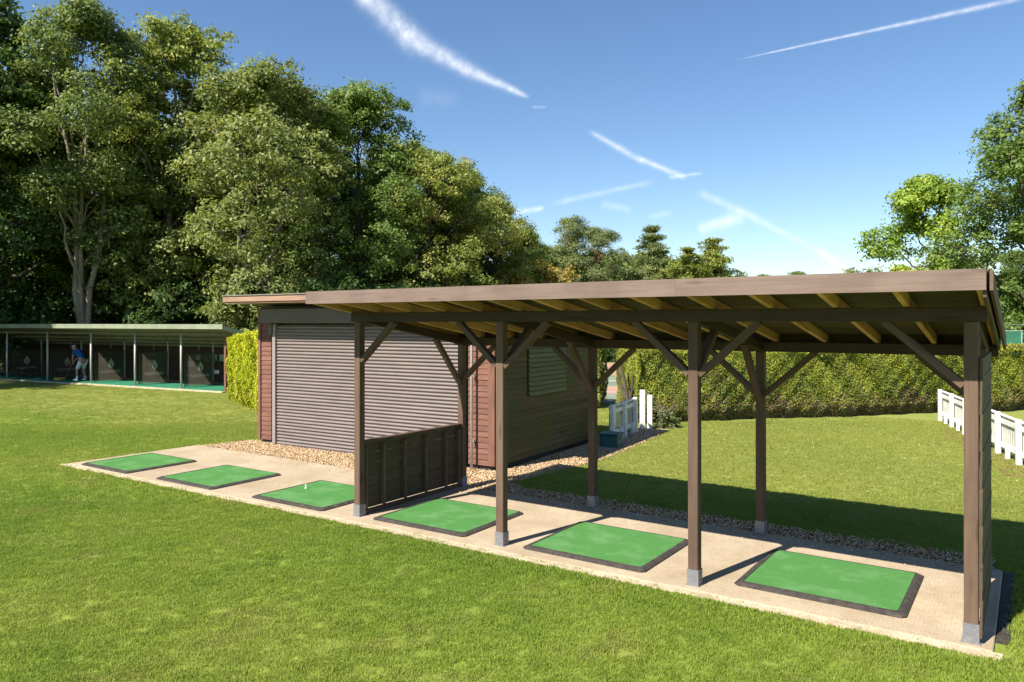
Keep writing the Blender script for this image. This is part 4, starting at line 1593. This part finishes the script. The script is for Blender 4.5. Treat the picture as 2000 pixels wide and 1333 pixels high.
# ------------------------------------------------------------------ clipped conifer hedges
def hedge(name, p0, p1, thick, hgt, label, leafm, seed, dens=900, brown=.5, ends=(True, True), fine=.085, back=120):
    rg = np.random.default_rng(seed)
    p0, p1 = np.array([*p0, 0.0]), np.array([*p1, 0.0])
    d = p1 - p0
    Ln = np.linalg.norm(d)
    zg = lambda a: gz(p0[0] + d[0] * a / Ln, p0[1] + d[1] * a / Ln)
    t = thing(name, label, 'hedge', (p0[0], p0[1], float(zg(0))), math.atan2(d[1], d[0]), 'clipped conifer hedges')
    z00 = float(zg(0))
    # local: x along, y: 0 = front face, thick = back; sampled faces
    ph = rg.uniform(0, 6.28, 12)

    def bulge(a, z):
        return .09 * np.sin(a * 1.3 + ph[0]) * np.sin(z * 2.2 + ph[1]) + .03 * np.sin(a * 3.7 + ph[2] + z) + .05 * np.sin(a * 7.1 + z * 5 + ph[3]) + .03 * np.sin(a * 13 + ph[4]) * np.sin(z * 11 + ph[5])

    def patch(a, z):
        return .5 + .5 * np.sin(a * .9 + ph[6] + .8 * np.sin(z * 2 + ph[7])) * np.sin(a * 2.3 + ph[8] + z * 1.5)
    C, N, T = [], [], []

    def addface(n, kind):
        a = rg.uniform(0, Ln, n)
        z = rg.uniform(0.0, 1, n) ** .9 * hgt
        y = rg.uniform(0, thick, n)
        tuck = .16 * smooth(z, .35, .0)        # undercut near the ground
        if kind == 'front':
            yy = -bulge(a, z) + tuck + np.abs(rg.normal(size=n)) * .05
            c = np.stack([a, yy, z], 1)
            nn = np.array([0, -1, .25])
        elif kind == 'back':
            c = np.stack([a, thick + bulge(a, z + 9) - tuck, z], 1)
            nn = np.array([0, 1, .25])
        elif kind == 'top':
            c = np.stack([a, y, hgt + .05 * np.sin(a * 2.1 + ph[9]) + .03 * np.sin(a * 9 + y * 8) + rg.normal(size=n) * .03], 1)
            nn = np.array([0, 0, 1.0])
        elif kind == 'e0':
            c = np.stack([-.5 * bulge(y, z) + tuck, y, z], 1)
            nn = np.array([-1, 0, .25])
        else:
            c = np.stack([Ln + .5 * bulge(y, z) - tuck, y, z], 1)
            nn = np.array([1, 0, .25])
        C.append(c)
        N.append(nn[None] + rg.normal(size=(n, 3)) * .42)
        # brown, bare twigs low down and in patches
        dead = rg.random(n) < brown * np.clip(smooth(z, hgt * .55, .05) * .95 + smooth(patch(a, z), .78, .97) * .6 * smooth(z, hgt * 1.05, hgt * .3), 0, 1)
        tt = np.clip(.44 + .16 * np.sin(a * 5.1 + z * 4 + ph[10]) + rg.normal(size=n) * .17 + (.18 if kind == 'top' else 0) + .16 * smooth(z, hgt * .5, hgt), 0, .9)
        T.append(np.where(dead, 1.0, tt))
    addface(int(dens * Ln * hgt), 'front')
    addface(int(back * Ln * hgt), 'back')
    addface(int(dens * .6 * Ln * thick), 'top')
    if ends[0]:
        addface(int(dens * thick * hgt), 'e0')
    if ends[1]:
        addface(int(dens * .7 * thick * hgt), 'e1')
    C, N, T = np.concatenate(C), np.concatenate(N), np.concatenate(T)
    C[:, 2] += zg(C[:, 0]) - z00
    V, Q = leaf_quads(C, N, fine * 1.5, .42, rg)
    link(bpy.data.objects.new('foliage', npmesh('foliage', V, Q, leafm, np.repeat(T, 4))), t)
    # woody core
    nx = max(4, int(Ln / .5))
    vv = []
    for k in range(nx + 1):
        a = min(max(Ln * k / nx, .3), Ln - .3)
        zz = float(zg(a)) - z00
        for (y, z) in ((.48, -.05), (.42, .5), (.38, hgt - .2), (thick - .38, hgt - .2), (thick - .40, .5), (thick - .45, -.05)):
            vv.append((a, y, z + zz))
    qq = []
    for k in range(nx):
        for j in range(6):
            j2 = (j + 1) % 6
            qq.append((k * 6 + j, (k + 1) * 6 + j, (k + 1) * 6 + j2, k * 6 + j2))
    mb = MB()
    mb.v, mb.f = vv, qq + [tuple(range(6)), tuple(nx * 6 + j for j in reversed(range(6)))]
    mb.build('branches', 'soil_core', t)
    return t


hedge('conifer_hedge', (-7.95, 17.0), (4.5, 30.9), 1.5, 1.74, 'long clipped yellow green conifer hedge with brown patches behind the back lawn', 'hedge_green', 3, dens=4300, brown=.72, ends=(True, False), fine=.042)
hedge('conifer_hedge', (-24.1, 16.75), (-15.2, 11.75), 1.3, 2.25, 'bright golden conifer hedge beside the roller shutter shed', 'hedge_gold', 4, dens=3300, brown=.2, ends=(True, True), fine=.050)
hedge('conifer_hedge', (-15.2, 17.6), (-10.25, 19.35), 1.3, 1.95, 'short green conifer hedge glimpsed between shed and court gap', 'hedge_green', 5, dens=1500, brown=.4, ends=(False, True), fine=.065)

# a bare stem showing at the hedge end by the gap, and a clipped little shrub
t = thing('hedge_stem', 'bare brown trunk leaning at the open end of the long hedge', 'trunk', (-8.25, 17.15, 0))
v_, q_ = np_tube([(curve3((0, 0, -.05), (-.28, -.02, 1.55), (.05, 0, 0), 7), np.linspace(.065, .03, 7)), (curve3((-.05, 0, .3), (.12, -.08, 1.2), (.03, 0, 0), 6), np.linspace(.05, .02, 6)), (curve3((-.12, 0, .6), (-.45, .1, 1.5), (-.03, 0, 0), 6), np.linspace(.05, .02, 6))], 8)
link(bpy.data.objects.new('stems', npmesh('stems', v_, q_, 'bark_dark', smooth_=True)), t)
sh_t, sh_c = tree_meshes(40, .42, .30, .02, 9, 10, 40, .05, .5, 'leaf_pine', 'bark_dark', 'round', .10, .45, .8, r0=.02)
t = thing('clipped_shrub', 'small grey green shrub at the foot of the white gate posts', 'shrub', (-7.15, 16.75, 0), 0)
link(bpy.data.objects.new('stem', sh_t), t)
link(bpy.data.objects.new('crown', sh_c), t)

# ------------------------------------------------------------------ tennis court beyond the hedge gap
def court():
    o = (-16.5, 20.2)
    rz = YAW

    def rect(name, d0, d1, x0, x1, z, m):
        pts = []
        for (x, d) in ((x0, d0), (x1, d0), (x1, d1), (x0, d1)):
            pts.append((x * CY - d * SY, x * SY + d * CY))
        ob = MB().prism(pts, -.05, z).build(name, m)
        tag(ob, kind='structure')
    rect('tennis_court', 23.2, 26.3, -1, 7, .012, 'court_green')
    rect('tennis_court', 26.3, 29.4, -1, 9, .012, 'court_red')
    rect('tennis_court', 29.4, 35.5, -1, 9, .012, 'court_green')
    rect('tennis_court', 35.5, 46, -1, 9, .012, 'court_red')
    rect('court_line', 26.9, 26.98, -1, 9, .016, 'white_paint')
    rect('court_line', 32.0, 32.1, -1, 9, .016, 'white_paint')


court()


def court_fence():
    p0, p1 = polar(az(1860), 29.0), polar(az(2120), 30.5)
    d = Vector((p1[0] - p0[0], p1[1] - p0[1], 0))
    Ln = d.length
    t = thing('court_fence', 'wire tennis court fence with thin steel rails above the hedge', 'fence', (p0[0], p0[1], 0), math.atan2(d.y, d.x))
    for k in range(4):
        MB().tube([(Ln * k / 3, 0, 0), (Ln * k / 3, 0, 2.42)], .024, 8).build('post', 'galvanised', t)
    for z in (2.40, 1.55, .1):
        MB().tube([(0, 0, z), (Ln, 0, z)], .015, 6).build('rail', 'galvanised', t)
    mb = MB()
    for k in range(9):
        z = .2 + .24 * k
        mb.tube([(0, .02, z), (Ln, .02, z)], .003, 4)
    for k in range(int(Ln / .25)):
        mb.tube([(.25 * k, .02, .1), (.25 * k, .02, 2.38)], .003, 4)
    mb.build('wire_mesh', 'galvanised', t)
    s = thing('windbreak_screen', 'green windbreak screen with pale edge hung on the court fence', 'screen', (p0[0], p0[1], 0), math.atan2(d.y, d.x))
    x1 = Ln * .50
    bx('sheet', 'windbreak', (x1 / 2, -.04, 1.66), (x1, .012, .98), s)
    bx('edge_strip', 'windbreak_frame', (x1 / 2, -.045, 2.165), (x1, .024, .03), s)
    bx('edge_strip', 'windbreak_frame', (x1 + .012, -.045, 1.68), (.03, .024, 1.0), s)


court_fence()


# ------------------------------------------------------------------ ground cover (uncountable)
def inst_group(name, coll, smin, smax, tilt):
    ng = bpy.data.node_groups.new(name, 'GeometryNodeTree')
    ng.interface.new_socket('Geometry', in_out='INPUT', socket_type='NodeSocketGeometry')
    ng.interface.new_socket('Geometry', in_out='OUTPUT', socket_type='NodeSocketGeometry')
    N = ng.nodes
    i, o = N.new('NodeGroupInput'), N.new('NodeGroupOutput')
    ip = N.new('GeometryNodeInstanceOnPoints')
    ci = N.new('GeometryNodeCollectionInfo')
    ci.inputs['Collection'].default_value = coll
    ci.inputs['Separate Children'].default_value = True
    ci.inputs['Reset Children'].default_value = True
    ip.inputs['Pick Instance'].default_value = True
    rv = N.new('FunctionNodeRandomValue')
    rv.data_type = 'FLOAT_VECTOR'
    rv.inputs[0].default_value = (-tilt, -tilt, 0)
    rv.inputs[1].default_value = (tilt, tilt, 6.283)
    rs = N.new('FunctionNodeRandomValue')
    rs.data_type = 'FLOAT'
    rs.inputs[2].default_value = smin
    rs.inputs[3].default_value = smax
    at = N.new('GeometryNodeInputNamedAttribute')
    at.data_type = 'FLOAT'
    at.inputs['Name'].default_value = 'size'
    mu = N.new('ShaderNodeMath')
    mu.operation = 'MULTIPLY'
    lk = ng.links.new
    lk(i.outputs[0], ip.inputs['Points'])
    lk(ci.outputs[0], ip.inputs['Instance'])
    lk(rv.outputs[0], ip.inputs['Rotation'])
    lk(rs.outputs[1], mu.inputs[0])
    lk(at.outputs[0], mu.inputs[1])
    lk(mu.outputs[0], ip.inputs['Scale'])
    lk(ip.outputs[0], o.inputs[0])
    return ng


def scatter(name, pts, size, coll, smin, smax, tilt, label, cat):
    me = bpy.data.meshes.new(name)
    me.vertices.add(len(pts))
    me.vertices.foreach_set('co', np.asarray(pts, np.float32).ravel())
    a = me.attributes.new('size', 'FLOAT', 'POINT')
    a.data.foreach_set('value', np.asarray(size, np.float32))
    me.update()
    o = bpy.data.objects.new(name, me)
    link(o)
    md = o.modifiers.new('scatter', 'NODES')
    md.node_group = inst_group(name + '_scatter', coll, smin, smax, tilt)
    return tag(o, label, cat, kind='stuff')


def inside(px, py, poly):
    c = np.zeros(len(px), bool)
    n = len(poly)
    for i in range(n):
        x0, y0 = poly[i]
        x1, y1 = poly[(i + 1) % n]
        cond = ((y0 > py) != (y1 > py)) & (px < (x1 - x0) * (py - y0) / (y1 - y0 + 1e-12) + x0)
        c ^= cond
    return c


SLAB_K = [(-13.98, 6.37), (-7.2, 6.51), (-0.10, 6.64), (-0.10, 8.99), (-13.9, 8.99)]
GRAV = [(-13.75, 8.9), (-7.0, 8.9), (-0.35, 8.9), (-.35, 9.34), (-4.4, 9.38), (-6.3, 9.36), (-6.68, 9.6), (-6.66, 10.4), (-6.46, 11.9), (-6.69, 14.5), (-7.0, 16.4), (-7.9, 16.4), (-7.9, 10.4), (-13.55, 10.0)]
SHEDP = [(-13.3, 9.95), (-7.3, 10.2), (-7.5, 14.1), (-13.5, 13.8)]


def tuft(nm, nbl, rad, h0, h1, wd, seed):
    rg = np.random.default_rng(seed)
    a = rg.uniform(0, 6.283, nbl)
    r = rad * np.sqrt(rg.uniform(0, 1, nbl))
    bx_, by_ = r * np.cos(a), r * np.sin(a)
    h = rg.uniform(h0, h1, nbl)
    la = rg.uniform(0, 6.283, nbl)
    ln = rg.uniform(.1, .9, nbl) * h
    w = wd * rg.uniform(.7, 1.3, nbl)
    pa = la + rg.uniform(.6, 2.5, nbl)
    dx, dy = np.cos(pa) * w / 2, np.sin(pa) * w / 2
    b0 = np.stack([bx_ - dx, by_ - dy, np.full(nbl, -.004)], 1)
    b1 = np.stack([bx_ + dx, by_ + dy, np.full(nbl, -.004)], 1)
    tp = np.stack([bx_ + np.cos(la) * ln, by_ + np.sin(la) * ln, h * .9], 1)
    md_ = (b0 + b1) / 2 * .5 + tp * .5 + np.array([0, 0, .006])
    m0 = md_ - np.stack([dx, dy, 0 * dx], 1) * .8
    m1 = md_ + np.stack([dx, dy, 0 * dx], 1) * .8
    V = np.stack([b0, b1, m1, tp, m0], 1).reshape(-1, 3)
    i = np.arange(nbl)[:, None] * 5
    Tq = np.concatenate([i + np.array([[0, 1, 2]]), i + np.array([[0, 2, 4]]), i + np.array([[4, 2, 3]])])
    tint = np.repeat(np.clip(rg.normal(.45, .22, nbl), 0, 1), 5)
    return bpy.data.objects.new(nm, npmesh(nm, V, Tq, 'grass_blade', tint, tris=True))


def make_coll(name, objs):
    c = bpy.data.collections.new(name)
    for o in objs:
        c.objects.link(o)
    return c


near_c = make_coll('near_tufts', [tuft('tuft', 52, .065, .010, .030, .0036, 100 + k) for k in range(5)])
mid_c = make_coll('mid_tufts', [tuft('tuft', 50, .085, .010, .026, .0052, 110 + k) for k in range(4)])
far_c = make_coll('far_tufts', [tuft('tuft', 46, .13, .009, .020, .008, 120 + k) for k in range(4)])


def cam_frame(x, y):
    return x * CY + y * SY, -x * SY + y * CY


def lawn_points(n, d0, d1, margin):
    d = np.sqrt(rng.uniform(d0 ** 2, d1 ** 2, n))
    s = rng.uniform(-.70 - margin / d0, .70 + margin / d0, n)
    x = s * d
    X, Y = x * CY - d * SY, x * SY + d * CY
    Yj = Y + (.05 * np.sin(X * 5.1) * np.sin(X * 2.3) + rng.normal(size=n) * .035 + .03) * (Y < 7)
    ok = ~(inside(X, Yj - .075, SLAB_K) & inside(X, Y - .02, SLAB_K) | inside(X, Y, GRAV) | inside(X, Y, SHEDP))
    # not under hedge / shelter / court
    q = Matrix.Rotation(-RZ, 3, 'Z')
    lx = (X - RO.x) * math.cos(RZ) + (Y - RO.y) * math.sin(RZ)
    ly = -(X - RO.x) * math.sin(RZ) + (Y - RO.y) * math.cos(RZ)
    ok &= ly < -.30
    # beyond the back hedge nothing is seen
    hx, hy = 12.45, 13.9
    side = hx * (Y - 17.0) - hy * (X + 7.95)
    ok &= ~((side > .1 * 18) & (X > -8.3))
    return X[ok], Y[ok]


for (nm, n, d0, d1, mg, cl) in (('grass', 34000, 4.6, 10.5, .6, near_c), ('grass', 42000, 10.5, 19.0, .4, mid_c), ('grass', 44000, 19.0, 35.0, .3, far_c)):
    X, Y = lawn_points(n, d0, d1, mg)
    Z = gz(X, Y)
    # longer unmown fringe along the slab edge
    fr = ((Y > 6.20) & (Y < 6.6) & (X > -14) & (X < .2)) | ((X > -.12) & (X < .15) & (Y > 6.3) & (Y < 9.2))
    sz = np.where(fr, 1.30, 1.0)
    lbl = {4.6: 'short mown grass of the lawn in front of the tee mats', 10.5: 'mown grass of the lawn around the shed and canopy', 19.0: 'mown grass of the far lawn by the range shelter'}[d0]
    scatter(nm, np.stack([X, Y, Z], 1), sz, cl, .75, 1.25, .12, lbl, 'grass')

# daisies and clover heads in the back lawn
dm = MB()
for j in range(7):
    a = 2 * math.pi * j / 7
    dm.v.append((.011 * math.cos(a), .011 * math.sin(a), .034))
dm.v += [(0, 0, .030)]
for j in range(7):
    dm.f.append((j, (j + 1) % 7, 7))
dob = bpy.data.objects.new('daisy', dm.mesh('daisy', 'petal'))
X, Y = rng.uniform(-6, 0.5, 360), rng.uniform(9.9, 20, 360)
ok = (12.45 * (Y - 17.0) - 13.9 * (X + 7.95) < 0) & ~inside(X, Y, GRAV)
scatter('daisies', np.stack([X[ok], Y[ok], 0 * X[ok]], 1), np.full(ok.sum(), 1.0), make_coll('daisy_heads', [dob]), .3, .9, .25, 'tiny white daisy heads scattered in the back lawn', 'daisies')


# gravel
def stone(nm, seed):
    rg = random.Random(seed)
    mb = MB()
    ph = [(0, 1)] + [(k, .6) for k in range(5)] + [(k + .5, -.35) for k in range(5)] + [(0, -.8)]
    for i, (k, z) in enumerate(ph):
        r = 0 if i in (0, 11) else math.sqrt(max(0, 1 - z * z)) * rg.uniform(.8, 1.15)
        a = 2 * math.pi * k / 5
        mb.v.append((r * math.cos(a) * .016, r * math.sin(a) * .012, z * .009 * rg.uniform(.8, 1.2) + .004))
    for k in range(5):
        k2 = (k + 1) % 5
        mb.f += [(0, 1 + k, 1 + k2), (1 + k, 6 + k, 1 + k2), (1 + k2, 6 + k, 6 + k2), (11, 6 + k2, 6 + k)]
    return bpy.data.objects.new(nm, mb.mesh(nm, 'gravel_stone', True))


stones = make_coll('stones', [stone('stone', k) for k in range(5)])
bed = [(-13.75, 8.96), (-7.0, 8.98), (-0.35, 8.975), (-.35, 9.38), (-4.4, 9.42), (-6.3, 9.40), (-6.66, 9.6), (-6.62, 10.4), (-6.42, 11.9), (-6.65, 14.5), (-6.95, 16.4), (-7.9, 16.4), (-7.9, 10.4), (-13.55, 10.0)]
n = 200000
X, Y = rng.uniform(-13.8, -.3, n), rng.uniform(8.9, 16.4, n)
jx, jy = X + rng.normal(size=n) * .05, Y + rng.normal(size=n) * .05
ok = inside(jx, jy, bed) & ~inside(X, Y, SHEDP) & (Y > 8.98)
# strays on slab edge and along the shed side of the tee line
k = 700
sx, sy = rng.uniform(-13.8, -.5, k), 8.96 - np.abs(rng.normal(size=k)) * .16
Xs = np.concatenate([X[ok], sx])
Ys = np.concatenate([Y[ok], sy])
Zs = np.concatenate([np.full(ok.sum(), .012) + rng.uniform(0, .012, ok.sum()), np.full(k, SZ)])
scatter('gravel', np.stack([Xs, Ys, Zs], 1), np.full(len(Xs), 1.0), stones, .45, 1.05, .6, 'tan gravel along the shed and behind the concrete', 'gravel')
# bare soil under the picket fence and at the court gap
strip('soil_path', [(-1.95, 21.9), (-1.75, 19.5), (-.95, 17.0), (-.35, 14.6), (.05, 14.6), (-.35, 17.0), (-1.1, 19.6), (-1.7, 21.9)], -.03, .006, 'gravel_base')
